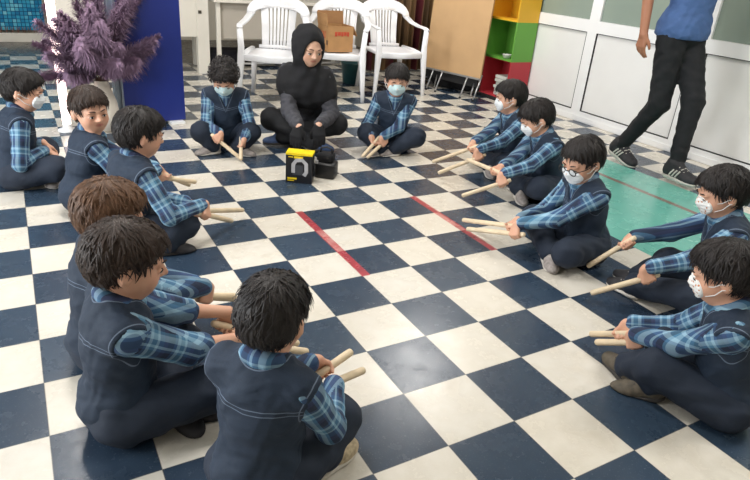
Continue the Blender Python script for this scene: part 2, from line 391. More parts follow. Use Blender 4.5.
def shoe(fd, ankle, dirv, up, mats, parent, org, h, s=1.):
    """trainer with a rubber sole; toe along dirv"""
    f = nrm(dirv); u = nrm(np.asarray(up) - f * (np.asarray(up) @ f)); r = np.cross(f, u); R = np.array([r, f, u])
    L = lambda x, y, z: ankle + (np.array([x, y, z]) * s) @ R
    up_ = [Cap(L(0, -.020, -.018), L(0, .055, -.026), .036 * s, .031 * s), Ell(L(0, .085, -.032), R, np.array((.037, .052, .028)) * s, .025),
           Cap(L(0, -.012, .0), L(0, -.006, .018), .038 * s, .038 * s, .012), Cap(L(0, .018, .010), L(0, .034, .004), .026 * s, .022 * s, .015)]
    cut = lambda P, d: smax(d, -((P - L(0, 0, -.044)) @ u), .003)
    v, q_ = field(up_, h, 0, cut)
    o = mk('shoe', v, q_, mats[0], parent, org)
    so = [Ell(L(0, -.008, -.045), R, np.array((.034, .045, .020)) * s, .02), Ell(L(0, .075, -.046), R, np.array((.038, .062, .018)) * s, .03), Cap(L(0, -.01, -.046), L(0, .07, -.046), .026 * s, None, .02)]
    def c2(P, d):
        t = (P - L(0, 0, -.048)) @ u; return smax(d, np.abs(t) - .010 * s, .003)
    v, q_ = field(so, h, 0, c2); mk('sole', v, q_, mats[1], o)
    lc = G()
    for k in range(3): lc.tube([L(-.022, .036 + k * .014, .012 - k * .008), L(0, .040 + k * .014, .022 - k * .010), L(.022, .036 + k * .014, .012 - k * .008)], .0028 * s, 6)
    lc.obj('lace', mats[1], o)
    if s > 1.3:
        st_ = G()
        for sx in (-1, 1):
            for k in range(3): st_.tube([L(sx * .0335, .002 + k * .017, -.034), L(sx * .0345, .010 + k * .017, -.018), L(sx * .030, .018 + k * .017, -.002)], .0042 * s, 6)
        st_.obj('side_stripe', mats[1], o)
    for ch in o.children:   # vertices are in world space, shift to the person's origin
        ch.data.transform(Matrix.Translation(-Vector(org)))
    return o

def hair_obj(H, c, s, style, mat, parent, org, h, seed):
    r_ = np.random.default_rng(seed)
    L = lambda x, y, z: c + (np.array([x, y, z]) * s) @ H
    big = {'curly': 1.08, 'full': 1.03}.get(style, 1.0)
    shell = [Ell(L(0, -.017, .024), H, np.array((.0775, .093, .084)) * s * big, .02), Ell(L(0, .020, .048), H, np.array((.062, .066, .050)) * s * big, .03), Ell(L(0, -.045, -.008), H, np.array((.066, .058, .066)) * s, .03)]
    face = Ell(L(0, .112, -.042), H, np.array((.085, .074, .074)) * s)
    faceup = Ell(L(0, .115, -.000), H, np.array((.060, .040, .050)) * s)
    def post(P, d):
        q_ = (P - c) @ H.T / s; x, y, z = q_[..., 0], q_[..., 1], q_[..., 2]
        if style == 'curly':
            d = d - .006 * np.sin(x * 150 + 2 * np.sin(z * 90)) * np.sin(y * 140 + seed) * np.sin(z * 130) - .003 * np.sin(x * 260) * np.sin(z * 240)
        else:
            a_ = np.arctan2(x, y + .03); d = d - .0022 * np.sin(a_ * 17 + 2.5 * np.sin(z * 40 + seed) + 6 * np.sin(a_ * 2)) - .0012 * np.sin(a_ * 43 + 3 * np.sin(z * 70))
        fr = .004 * np.sin(x * 170 + seed) + .003 * np.sin(x * 90)
        d = smax(d, -(face(P) + fr), .004); d = smax(d, -(faceup(P) + fr), .006)
        # round the ears and the nape
        ear = np.sqrt(((np.abs(x) - .088) / .9) ** 2 + ((y - .002) / .8) ** 2 + ((z + .026) / 1.25) ** 2) - .034
        d = smax(d, -ear * s, .004)
        d = smax(d, (-.070 - z + .35 * np.maximum(y + .02, 0) + fr) * s, .006)
        d = smax(d, (-.03 - z - .9 * (-.012 - y)) * s * .7, .006)
        return d
    v, qd = field(shell, h, 0, post, False)
    vs = [v]; fs = [qd]; n0 = len(v)
    # locks lying over the shell
    q_ = (v - c) @ H.T / s
    n_l = {'curly': 520, 'full': 900}.get(style, 760)
    idx = r_.choice(len(v), n_l)
    cr = np.array([0.012, -.045, .105])
    for i in idx:
        p0 = q_[i]
        if p0[2] < -.055: continue
        n_ = nrm(p0 - np.array([0, -.018, .01]))
        t = p0 - cr; t = nrm(t - n_ * (t @ n_)); t = nrm(t + .35 * r_.normal(size=3)); t = nrm(t - n_ * (t @ n_)); b = np.cross(n_, t)
        if p0[1] > .045 and p0[2] < .06: t = nrm(np.array([.25, .1, -1]) + .3 * r_.normal(size=3)); ln = .011
        elif style == 'curly': ln = .02
        else: ln = .024 + .018 * r_.random()
        w = (.0030 if style == 'curly' else .0018) + .0018 * r_.random(); pts = []
        for k in range(4):
            u = k / 3; lift = .0005 + (.006 if style == 'curly' else .0018) * u * r_.random() * 1.5
            if style == 'curly':
                pp = p0 + n_ * (.004 + .010 * math.sin(u * 3.1)) + t * ln * u * .8 + b * .008 * math.sin(u * 6)
            else:
                pp = p0 + t * ln * u; rad = pp - np.array([0, -.018, .02]); pp = pp - n_ * (ln * u) ** 2 * 4.2 + n_ * lift
            ww = w * (1 - u ** 1.5) + .0003
            pts += [pp - b * ww, pp + n_ * ww * .7, pp + b * ww]
        pw = c + (np.array(pts) * s) @ H; vs.append(pw)
        base = sum(len(x_) for x_ in vs[:-1])
        f_ = []
        for k in range(3):
            for j in range(2): f_.append((base + k * 3 + j, base + k * 3 + j + 1, base + k * 3 + 3 + j + 1, base + k * 3 + 3 + j))
        fs.append(np.array(f_)[:, ::-1])
    return mk('hair', np.concatenate(vs), np.concatenate(fs), mat, parent, org)

def person(J, D, o):
    """J joints in world space, D proportions, o options; builds one person"""
    org = o['org']; root = empty('person', org, o['label'], 'person')
    h = o.get('h', .006); s = D['hs']; w = D['w']; T = J['T']; pel, nb = J['pelvis'], J['neck']; H, hc = J['H'], J['head']
    seed = o['seed']; tl = D['tor']
    TL = lambda x, y, z: pel + np.array([x, y, z]) @ T
    # ---- torso prims
    tor = [Ell(TL(0, -.005, .0), T, np.array((.108, .085, .085)) * w, .03), Ell(TL(0, .012, tl * .36), T, (.098 * w, .080 * w, tl * .36), .05),
           Ell(TL(0, .0, tl * .70), T, (.108 * w, .078 * w, tl * .34), .05),
           Cap(J['shL'], J['shR'], .042 * w, None, .04), Cap(TL(0, -.01, tl * .8), nb, .060 * w, .040 * w, .03)]
    arms = {}; hands = []
    for sd in ('L', 'R'):
        arms[sd] = [Cap(J['sh' + sd], J['el' + sd], .038 * w, .029 * w, .02), Cap(J['el' + sd], J['wr' + sd], .029 * w, .020 * w, .015)]
        hands += J['hand' + sd]
    legs = []
    for sd in ('L', 'R'):
        legs += [Cap(J['hip' + sd], J['kn' + sd], .068 * w, .046 * w, .03), Cap(J['kn' + sd], J['an' + sd], .045 * w, .028 * w, .02)]
    hp, HL = head_prims(H, hc, s)
    neck = [Cap(nb - T[2] * .02, hc + (np.array([0, -.022, -.035]) * s) @ H, .038 * s * (1.05 if w > 1.1 else .95), .036 * s, .02)]
    feet = []
    for sd in ('L', 'R'): feet += [Cap(J['an' + sd] - np.array([0, 0, .014]), J['an' + sd] - np.array([0, 0, .026]) + nrm(J['ft' + sd]) * .065 * w, .024, .014, .02)]
    allp = hp + neck + tor + arms['L'] + arms['R'] + legs + feet + hands
    v, qd = field(allp, o.get('hb', h * .8))
    loc = (v - hc) @ H.T / s; lip = np.clip(1 - np.sqrt((loc[:, 0] / .024) ** 2 + ((loc[:, 2] + .0485) / .008) ** 2 + ((loc[:, 1] - .082) / .02) ** 2), 0, .4) * 2
    chk = np.clip(1 - np.sqrt(((np.abs(loc[:, 0]) - .036) / .03) ** 2 + ((loc[:, 2] + .03) / .025) ** 2 + ((loc[:, 1] - .06) / .04) ** 2), 0, 1) * .5
    mk('body', v, qd, M[o.get('skin', 'skin')], root, org, True, {'tint': np.stack([lip, chk, lip * 0], 1)})
    # ---- eyes and brows
    for sx in (-1, 1):
        g_ = G()
        ec = np.array([sx * .028, .0745, -.009])
        for k in range(1):
            n = 10; vs = []; fs = []
            for a_ in range(n + 1):
                for b_ in range(n):
                    th_ = PI * a_ / n - PI / 2; ph = 2 * PI * b_ / n
                    vs.append(HL(*(ec + np.array((.0108 * math.cos(th_) * math.cos(ph), .0068 * math.cos(th_) * math.sin(ph), (.0030 if o.get('down') else .0058) * math.sin(th_))))))
            for a_ in range(n):
                for b_ in range(n): fs.append((a_ * n + b_, a_ * n + (b_ + 1) % n, (a_ + 1) * n + (b_ + 1) % n, (a_ + 1) * n + b_))
            g_.add(vs, fs, 0)
        vs = [HL(*(ec + np.array((.0045 * math.cos(t), .0063 + .0012 * (1 if t < 0 else 0), .0042 * math.sin(t)))))for t in np.linspace(0, 2 * PI, 13)[:-1]] + [HL(*(ec + np.array((0, .0082, 0))))]
        g_.add(vs, [(k, (k + 1) % 12, 12) for k in range(12)], 1)
        g_.tube([HL(ec[0] - .012, ec[1] + .001, ec[2] + .001), HL(ec[0] - .004, ec[1] + .0065, ec[2] + .006), HL(ec[0] + .004, ec[1] + .0065, ec[2] + .006), HL(ec[0] + .012, ec[1] + .001, ec[2] + .001)], .0014 * s, 6, 1)
        g_.obj('eye', [M['eyewhite'], M['iris']], root, org, True)
        g_ = G(); g_.tube([HL(sx * .012, .0850, .0145), HL(sx * .020, .0860, .0185), HL(sx * .030, .0820, .0195), HL(sx * .043, .0685, .0135)], [.0016, .0026, .0024, .0010], 6); g_.obj('eyebrow', M['brow'], root, org, True)
    if o.get('hair'): hair_obj(H, hc, s, o['hair'], M[o['hairmat']], root, org, o.get('hh', .005), seed)
    # ---- shirt
    slv = o.get('sleeve', 1.0)
    sl = tor[1:] if o.get('vest', True) else list(tor) + [Ell(TL(0, .0, .02), T, np.array((.128, .098, .11)) * w, .04)]
    for sd in ('L', 'R'):
        e_, w_ = J['el' + sd], J['wr' + sd]
        if slv >= 1: sl = sl + [Cap(J['sh' + sd], e_, .044 * w, .036 * w, .02), Cap(e_, e_ + (w_ - e_) * .88, .035 * w, .027 * w, .02)]
        elif slv > .4: sl = sl + [Cap(J['sh' + sd], e_, .048 * w, .042 * w, .02), Cap(e_, e_ + (w_ - e_) * (slv - .5), .041 * w, .037 * w, .015)]
        else: sl = sl + [Cap(J['sh' + sd], J['sh' + sd] + (e_ - J['sh' + sd]) * .75, .050 * w, .046 * w, .02)]
    hem = o.get('hem', .02)
    segs = [(J['sh' + sd], J['el' + sd]) for sd in ('L', 'R')] + [(J['el' + sd], J['wr' + sd]) for sd in ('L', 'R')]
    def bc(v_, Q_):
        q_ = (v_ - pel) @ T.T; best = np.where(np.abs(q_[:, 0]) < D['shw'] * .95, .0, .05); idv = np.zeros(len(v_), int)
        for n_, (a, b) in enumerate(segs):
            c_ = Cap(a, b, .0)(v_); m_ = c_ < best; idv[m_] = n_ + 1; best = np.where(m_, c_, best)
        ids_ = np.repeat(idv[Q_[:, 0]], 4); P = v_[Q_.ravel()]; q_ = (P - pel) @ T.T
        out = np.zeros(P.shape); out[:, 0] = q_[:, 2]; out[:, 1] = q_[:, 0]
        for n_, (a, b) in enumerate(segs):
            m_ = ids_ == n_ + 1
            if not m_.any(): continue
            ba = nrm(b - a); e1 = nrm(np.cross(ba, [.3, .2, 1.])); e2 = np.cross(ba, e1); W_ = P[m_] - a
            ang = np.arctan2(W_ @ e1, W_ @ e2).reshape(-1, 4); ang = np.where(ang - ang[:, :1] > PI, ang - 2 * PI, ang); ang = np.where(ang - ang[:, :1] < -PI, ang + 2 * PI, ang)
            out[m_, 0] = W_ @ ba; out[m_, 1] = ang.ravel() * .0471
        return out
    if o.get('collar', True):
        cc = nb + T[2] * .002
        for k in range(12):
            a0, a1 = 2 * PI * k / 12, 2 * PI * (k + 1) / 12
            pt = lambda a: cc + (T[0] * math.cos(a) * .046 + T[1] * (math.sin(a) * .046 + .006) + T[2] * (.008 - .018 * math.sin(a))) * (s * .5 + w * .5)
            sl = sl + [Cap(pt(a0), pt(a1), .015, None, .008)]
    foldA = o.get('fold', .0035)
    nbz = (nb - pel) @ T[2]
    def shirt_post(P, d):
        t = (P - pel) @ T[2]
        am = np.minimum(arms['L'][0](P), arms['R'][0](P)); am = np.minimum(am, np.minimum(arms['L'][1](P), arms['R'][1](P)))
        cx = np.abs((P - pel) @ T[0]); mk_ = 1. if not o.get('vest', True) else np.clip((cx - D['shw'] * .80) / .03, 0, 1) * np.clip(1 - am / .03, 0, 1)
        d = d - mk_ * (foldA * wr(P, 40, seed) * .8 + foldA * .3 * wr(P, 85, seed + 1))
        d = smax(d, (hem * w - t), .006)
        q_ = P - (nb + T[2] * .045 + T[1] * .012); return smax(d, -(np.sqrt((q_ * q_).sum(-1)) - .040 * s), .004)
    v, qd = field(sl, h, .006 if o.get('vest', True) else o.get('off', .012), shirt_post)
    sh = mk('shirt' if not o.get('coat') else 'coat', v, qd, M[o.get('shirt', 'plaid')], root, org, True, {'bc': bc(v, qd)})
    # ---- vest
    if o.get('vest', True):
        fwd = T[1]
        holes = [(J['sh' + sd] + T[0] * (.055 if sd == 'R' else -.050) * 1 - T[2] * .030 + T[1] * .012) for sd in ('L', 'R')]
        vp = [Ell(TL(0, -.004, .012), T, np.array((.114, .092, .075)) * w, .03)] + tor[1:]
        def cuts(P):
            q_ = (P - pel) @ T.T
            ds = []
            for hc_ in holes:
                r_ = (P - hc_) @ T.T; ds.append(np.sqrt((r_[..., 0] / 1.0) ** 2 + (r_[..., 1] / 1.15) ** 2 + (r_[..., 2] / 1.30) ** 2) - .056 * w)
            arm = np.minimum(*ds)
            vn = np.abs(q_[..., 0]) - .034 - (q_[..., 2] - nbz) * .42; vn = np.maximum(vn, -(q_[..., 1] - .02)); vn = np.maximum(vn, nbz - .13 - q_[..., 2])
            r2 = P - (nb + T[2] * .028); neck_ = np.sqrt((r2 * r2).sum(-1)) - .052 * s
            return q_, arm, np.minimum(vn, neck_)
        def vpost(P, d):
            q_, arm, vn = cuts(P); d = d - .0035 * wr(P, 24, seed + 3) - .0012 * wr(P, 70, seed)
            d = smax(d, -arm, .004); d = smax(d, -vn, .004)
            return smax(d, .0 - q_[..., 2] - .055, .01)
        v, qd = field(vp, h, .0155, vpost)
        q_, arm, vn = cuts(v); yk = q_[:, 2] - tl * .70 - .10 * np.abs(q_[:, 0])
        vo = mk('vest', v, qd, M['denim'], root, org, True, {'bc': np.stack([yk, arm, vn], 1)})
        if o.get('badge', False):
            bcn = TL(-.055, .085 * w + .016, tl * .68); g_ = G(); R_ = T
            g_.add([bcn + T[0] * .013 * math.cos(t) + T[2] * .013 * math.sin(t) + T[1] * z for z in (-.006, .003) for t in np.linspace(0, 2 * PI, 15)[:-1]],
                   [(k, (k + 1) % 14, 14 + (k + 1) % 14, 14 + k) for k in range(14)] + [tuple(range(14, 28))])
            g_.obj('badge', M['badge'], vo, org, True)
        # buttons down the front placket
        g_ = G()
        for zz in (.25, .45, .62):
            bp = TL(0, (.080 if zz < .5 else .078) * w + .020, tl * zz)
            g_.add([bp + T[0] * .006 * math.cos(t) + T[2] * .006 * math.sin(t) + T[1] * z for z in (-.004, .003) for t in np.linspace(0, 2 * PI, 9)[:-1]], [(k, (k + 1) % 8, 8 + (k + 1) % 8, 8 + k) for k in range(8)] + [tuple(range(8, 16))])
        g_.obj('button', M['rubber'], vo, org)
    # ---- trousers
    lp = [Ell(TL(0, -.005, .005), T, np.array((.110, .088, .082)) * w, .03)]
    for sd in ('L', 'R'):
        k_, a_ = J['kn' + sd], J['an' + sd]
        tr = o.get('trouser_r', (.080, .062, .060, .046))
        lp += [Cap(J['hip' + sd], k_, tr[0] * w, tr[1] * w, .03), Cap(k_, k_ + (a_ - k_) * o.get('cuff', .95), tr[2] * w, tr[3] * w, .02)]
    v, qd = field(lp, h, .009, lambda P, d: d - .004 * wr(P, 30, seed + 5) * .8)
    mk('trousers', v, qd, M[o.get('trouser', 'trouser')], root, org, True)
    for sd in ('L', 'R'): shoe(None, J['an' + sd], J['ft' + sd], J['up' + sd], [M[x] for x in o.get('shoes', ('shoe_grey', 'rubber'))], root, org, min(h, .006), o.get('shoe', 1.25) if w > 1.1 else .90)
    # ---- mask
    if o.get('mask'):
        base = hp[:6]
        zc = o.get('maskz', -.036)
        region = Ell(HL(0, .085, zc), H, np.array((.062, .068, .041)) * s)
        def mp(P, d):
            q_ = (P - hc) @ H.T / s; d = d - .0012 * np.sin(q_[..., 2] * 420)
            return smax(d, region(P), .003)
        mpz = [p for p in hp if not isinstance(p, Neg)][:8] + [Cap(HL(0, .072, -.010), HL(0, .086, -.025), .004 * s, .007 * s, .02 * s), Cap(HL(0, .074, -.03), HL(0, .058, -.068), .007 * s, .008 * s, .03 * s)]
        v, qd = field(mpz, .004, .005, mp, False); mo = mk('mask', v, qd, M[o['mask']], root, org)
        for sx in (-1, 1):
            g_ = G()
            for z0 in (.014, -.020): g_.tube([HL(sx * .053, .052, zc + z0), HL(sx * .068, .025, zc + z0 * .8 + .006), HL(sx * .079, .004, -.006 if z0 > 0 else -.026), HL(sx * .081, -.018, -.010 if z0 > 0 else -.022)], .0015, 6)
            g_.obj('ear_loop', M['cord'], mo, org, True)
    if o.get('glasses'):
        g_ = G()
        for sx in (-1, 1):
            g_.tube([HL(sx * .030 + .019 * math.cos(t), .092, -.008 + .016 * math.sin(t)) for t in np.linspace(0, 2 * PI, 17)], .0022, 6)
            g_.tube([HL(sx * .049, .090, -.004), HL(sx * .070, .050, -.002), HL(sx * .079, -.005, .004)], .002, 6)
        g_.tube([HL(-.011, .093, -.005), HL(0, .097, -.002), HL(.011, .093, -.005)], .002, 6)
        g_.obj('glasses', M['black'], root, org, True)
    return root

STICK_N = [0]
def stick(a, b, label, group=None):
    """turned wooden rhythm stick between two world points"""
    a = np.asarray(a, float); b = np.asarray(b, float); d = nrm(b - a); L_ = np.linalg.norm(b - a); r = .0115
    g_ = G(); pr = [(0, .6), (.004, .92), (.010, 1), (L_ * .5, 1.02), (L_ - .010, 1), (L_ - .004, .92), (L_, .6)]
    g_.tube([(d * t) for t, _ in pr], [r * k for _, k in pr], 14)
    ob = g_.obj('rhythm_stick', M['wood'], None, None, True); ob.location = a
    return tag(ob, label, 'stick', group)

def child(key, head, body, face, pitch=12, roll=0, lean=14, hands=None, tips=None, knees=None, ankles=None, feet=None, seat_off=None, slabels=None, **o):
    D = dict(CHILD); k_s = o.get('size', 1.0)
    for q_ in D: D[q_] *= k_s
    f = azv(body); r = np.array([f[1], -f[0], 0.])
    T = frame(body, lean, o.get('side', 0)); H = frame(face, pitch, roll)
    rel = np.array([0, 0, D['seat']]) + T[2] * (D['tor'] + .03) + H[2] * (D['nk'] - .018) + H[1] * .012
    hx = at(head[0], head[1], rel[2]); seat = np.array([hx[0] - rel[0], hx[1] - rel[1], 0.])
    pel = seat + np.array([0, 0, D['seat']])
    J = dict(T=T, pelvis=pel); nb = pel + T[2] * D['tor']; J['neck'] = nb
    J['H'] = H
    J['head'] = nb + T[2] * .03 + H[2] * (D['nk'] - .018) + H[1] * .012
    for sd, sg in (('L', -1), ('R', 1)):
        J['sh' + sd] = nb + T[0] * sg * D['shw'] - T[2] * .040
        J['hip' + sd] = pel + T[0] * sg * D['hipw'] + f * .01 - np.array([0, 0, .005])
    if hands is None: hands = [None, None]
    kn = knees or [(-.165, .165, .115), (.165, .165, .115)]
    an = ankles or [(.06, .150, .052), (-.06, .215, .052)]
    ft = feet or [(1, .25, -.12), (-1, .25, -.12)]
    W_ = lambda p: at(*p[1:]) if p[0] == 'p' else (seat + r * p[0] + f * p[1] + np.array([0, 0, p[2]]))
    for i, sd in enumerate(('L', 'R')):
        kt = W_(kn[i]); hp_ = J['hip' + sd]; kt = hp_ + nrm(kt - hp_) * D['th']; kt[2] = max(kt[2], .065)
        J['kn' + sd] = kt; a = W_(an[i]); a = kt + nrm(a - kt) * min(np.linalg.norm(a - kt), D['sh']); a[2] = max(a[2], .050)
        J['an' + sd] = a; fd = nrm(at(*ft[i][1:]) - a) if ft[i][0] == 'p' else nrm(r * ft[i][0] + f * ft[i][1] + np.array([0, 0, ft[i][2]])); J['ft' + sd] = fd; J['up' + sd] = nrm(f * -.10 + np.array([0, 0, 1.]) + .35 * r * (1 if i else -1) * 0)
        # hands
        sg = -1 if i == 0 else 1
        hd = hands[i]
        if hd is None: Gp = W_((sg * .07, .20, .17)); grip = False
        elif len(hd) == 4: Gp = W_(hd[:3]); grip = True
        else: Gp = at(hd[0], hd[1], hd[2]); grip = True
        sh_ = J['sh' + sd]
        if tips and tips[i] is not None:
            tp = np.asarray(at(*tips[i])); sdv = nrm(tp - Gp); grip = True
        else: tp = None; sdv = nrm(f * .2 - r * sg); grip = False
        fore = nrm(Gp - sh_)
        fd = nrm(fore * .35 + np.array([0, 0, -.8]) + f * .25) if grip else nrm(fore * .5 + f * .6 - np.array([0, 0, .35]))
        Ltot = (D['ua'] + D['fa']) * .985
        # keep the hand within reach of the shoulder
        hp_, wrp = hand_prims(Gp, sdv, fd, sg, D['hd'], grip)
        dd = wrp - sh_; dl = np.linalg.norm(dd)
        if dl > Ltot:
            mv = -dd / dl * (dl - Ltot); Gp = Gp + mv
            if tp is not None: tp = tp + mv * .5; sdv = nrm(tp - Gp)
            hp_, wrp = hand_prims(Gp, sdv, fd, sg, D['hd'], grip)
            print(key, sd, 'reach short by %.3f' % (dl - Ltot))
        J['el' + sd], J['wr' + sd] = ik(sh_, wrp, D['ua'], D['fa'], r * sg * .55 - f * .45 + np.array([0, 0, -.9]))
        J['hand' + sd] = hp_
        if grip and tp is not None and slabels:
            tp = tp.copy(); tp[2] = max(tp[2], .014)
            b0 = Gp - sdv * .045
            stick(b0, tp, slabels[i])
    o['org'] = (float(seat[0]), float(seat[1]), 0.0)
    o.setdefault('seed', sum(map(ord, key)) % 97)
    rt = person(J, D, o); return rt, J

# ================================================================== THE SETTING
def struct(name, g_, mats, parent=None):
    o = g_.obj(name, mats, parent); 
    if parent is None: o['kind'] = 'structure'
    return o
struct('floor', G().box((-4, -3.2, -.1), (3.60, 7.6, 0)), M['floor'])
M['wall'] = plain('wall_paint', (206, 198, 182), .8, 0, .04, 3); M['ceil'] = plain('ceiling_paint', (225, 223, 218), .9, 0, .02, 3)
M['frame'] = plain('door_white', (240, 240, 240), .35, 0, .02, 2); M['panel'] = plain('door_panel_white', (236, 235, 233), .42, 0, .04, 2)
M['gap'] = plain('dark_gasket', (38, 38, 40), .7)
q = NT('frosted_glass'); q.set(Base_Color=q.mix(q.noise(2.2, 2), S(126, 142, 134), S(152, 162, 148)), Roughness=.28); M['frost'] = q.m
struct('ceiling', G().box((-4, -3.2, 2.9), (3.6, 7.6, 3.0)), M['ceil'])
struct('wall_right', G().box((3.50, -3.2, 0), (3.6, 7.6, 2.9)), M['wall'])
WX = 3.50
ys = [5.7, 4.68, 3.68, 2.65, 1.62, .60, -.42, -1.44, -2.5]
for i in range(len(ys) - 1):
    y1, y0 = ys[i], ys[i + 1]
    e = empty('door_%d' % (i + 1), (WX, (y0 + y1) / 2, 0)); e['kind'] = 'structure'
    org = e.location[:]
    g_ = G()
    g_.box((WX - .04, y0, 0), (WX, y0 + .055, 2.2)).box((WX - .04, y1 - .055, 0), (WX, y1, 2.2))
    g_.box((WX - .04, y0 + .055, 0), (WX, y1 - .055, .095)).box((WX - .04, y0 + .055, .76), (WX, y1 - .055, .86)).box((WX - .04, y0 + .055, 2.08), (WX, y1 - .055, 2.2))
    g_.box((WX - .046, y0 + .002, .006), (WX - .038, y1 - .002, .05))
    g_.obj('frame', M['frame'], e, org)
    p = G().box((WX - .028, y0 + .060, .100), (WX - .01, y1 - .060, .755)); p.obj('panel', M['panel'], e, org)
    b = .0045; q_ = G()
    for lo, hi in (((y0 + .053, .093), (y1 - .053, .093 + b)), ((y0 + .053, .762 - b), (y1 - .053, .762)), ((y0 + .053, .093), (y0 + .053 + b, .762)), ((y1 - .053 - b, .093), (y1 - .053, .762))):
        q_.box((WX - .0415, lo[0], lo[1]), (WX - .020, hi[0], hi[1]))
    q_.obj('gasket', M['gap'], e, org)
    G().box((WX - .022, y0 + .057, .862), (WX - .012, y1 - .057, 2.078)).obj('pane', M['frost'], e, org)
struct('trim_top', G().box((WX - .04, -2.5, 2.2), (WX, 5.7, 2.28)), M['frame'])

struct('wall_back', G().box((-4, 7.5, 0), (3.6, 7.65, 2.9)), M['wall'])
struct('wall_left', G().box((-4.1, -3.2, 0), (-4, 7.6, .9)).box((-4.1, -3.2, 2.4), (-4, 7.6, 2.9)).box((-4.1, -3.2, .9), (-4, -1.4, 2.4)).box((-4.1, .9, .9), (-4, 1.5, 2.4)).box((-4.1, 3.8, .9), (-4, 7.6, 2.4)), M['wall'])
struct('wall_front', G().box((-4.1, -3.3, 0), (3.6, -3.2, 2.9)), M['wall'])
for n_, (a_, b_) in enumerate(((-1.4, .9), (1.5, 3.8))):
    wn_ = empty('window_%d' % (n_ + 1), (-4.0, (a_ + b_) / 2, .9)); wn_['kind'] = 'structure'; og = wn_.location[:]; m2 = (a_ + b_) / 2
    G().box((-4.08, a_, .9), (-4.02, a_ + .05, 2.4)).box((-4.08, b_ - .05, .9), (-4.02, b_, 2.4)).box((-4.08, a_ + .05, .9), (-4.02, b_ - .05, .95)).box((-4.08, a_ + .05, 2.35), (-4.02, b_ - .05, 2.4)).box((-4.08, m2 - .025, .95), (-4.02, m2 + .025, 2.35)).obj('frame', None or bpy.data.materials['door_white'], wn_, og)

# ---------------------------------------------------------------- storage cube shelf
M['yellow'] = plain('shelf_yellow', (232, 178, 44), .45, 0, .04, 3); M['green'] = plain('shelf_green', (104, 166, 66), .45, 0, .04, 3)
M['greend'] = plain('shelf_green_side', (60, 140, 62), .45, 0, .04, 3); M['red'] = plain('shelf_red', (186, 52, 62), .45, 0, .04, 3); M['paper'] = plain('paper', (205, 205, 198), .8, 0, .06, 20)
SX0, SX1, SY0, SY1 = 3.20, 3.455, 3.31, 3.72
sh = empty('cube_shelf', (3.33, 3.5, 0), 'tall cubby shelf stacked in red, green and yellow against the white doors', 'shelf')
org = sh.location[:]
G().box((SX0 + .01, SY0 + .01, 0), (SX1 - .01, SY1 - .01, .04)).obj('plinth', M['gap'], sh, org)
for k, (c, z0) in enumerate((('red', .04), ('green', .40), ('yellow', .76), ('red', 1.12))):
    z1 = z0 + .36; t = .016; g_ = G(); mt = M[c]
    g_.box((SX0, SY0, z0), (SX1, SY0 + t, z1)).box((SX0, SY1 - t, z0), (SX1, SY1, z1))
    g_.box((SX0, SY0 + t, z0), (SX1, SY1 - t, z0 + t)).box((SX0 + .005, SY0 + t, z1 - .004), (SX1, SY1 - t, z1)).box((SX1 - .01, SY0 + t, z0 + t), (SX1, SY1 - t, z1 - .004))
    g_.obj('cubby', mt, sh, org)
for k in range(6):
    g_ = G(); zz = .057 + k * .032; g_.box((SX0 + .02 + .01 * (k % 2), SY0 + .05 + .008 * ((k * 7) % 3), zz), (SX0 + .20, SY0 + .21 + .01 * (k % 3), zz + .028), 0, .004)
    tag(g_.obj('paper_bundle', M['paper']), 'white paper bundle stacked inside the red cubby', 'paper', 'paper bundles in the red cubby')
g_ = G(); c0 = (3.26, 3.45, .417)
g_.lathe([(.02, 0), (.035, .004), (.045, .03), (.047, .036), (.043, .036), (.030, .008), (.005, .006)], c0, 20)
tag(g_.obj('small_bowl', M['paper'], smooth=True), 'small pale bowl in the green cubby', 'bowl')

# ---------------------------------------------------------------- folding tables
M['mdf'] = plain('tan_board', (200, 162, 118), .6, 0, .06, 4); M['steel'] = plain('steel_tube', (190, 190, 192), .3, .8, .05)
ft = empty('folding_table', (2.93, 3.85, 0), 'tan folding table stood on edge with thin metal legs', 'table'); org = ft.location[:]
p0 = np.array((2.83, 4.22)); p1 = np.array((3.03, 3.53)); dv = nrm(np.append(p1 - p0, 0)); nv = np.array([-dv[1], dv[0], 0]) * 1.
if nv[0] < 0: nv = -nv
def slab(g_, off, th, z0, z1, lean, e0=0., e1=0.):
    a = np.append(p0, 0) + dv * e0 + nv * off; b = np.append(p1, 0) - dv * e1 + nv * off
    vs = []
    for z in (z0, z1):
        for q_ in (a, b, b + nv * th, a + nv * th): vs.append(q_ + np.array([0, 0, z]) + nv * lean * (z - z0))
    g_.add(vs, [(0, 3, 2, 1), (4, 5, 6, 7), (0, 1, 5, 4), (1, 2, 6, 5), (2, 3, 7, 6), (3, 0, 4, 7)])
g_ = G(); slab(g_, 0, .022, .20, 1.55, .06); g_.obj('table_top', M['mdf'], ft, org)
g_ = G(); slab(g_, -.004, .03, .192, .21, .06); g_.obj('edge_band', M['steel'], ft, org)
for t in (.10, .22, .54, .70):
    a = np.append(p0, 0) + dv * (t + .02); g_ = G()
    top = a + nv * .03 + np.array([0, 0, .24]); bt = a - nv * .10 + dv * .02 + np.array([0, 0, .012])
    g_.tube([top, bt], .0075, 10); lg = g_.obj('leg', M['steel'], ft, org, True)
    G().tube([bt + nv * .004, bt - nv * .006 - np.array([0, 0, .01])], .011, 10, 0).obj('foot_cap', M['gap'], lg, org, True)
ft2 = empty('folding_table', (3.02, 3.95, 0), 'second folding table with dark top, just behind the tan board', 'table'); org = ft2.location[:]
g_ = G(); slab(g_, .075, .022, .10, 1.50, .06, -.05, .08); g_.obj('table_top', M['gap'], ft2, org)
for t in (.12, .60):
    a = np.append(p0, 0) + dv * t; G().tube([a + nv * .085 + np.array([0, 0, .14]), a + nv * .05 + np.array([0, 0, .006])], .008, 8).obj('leg', M['steel'], ft2, org, True)
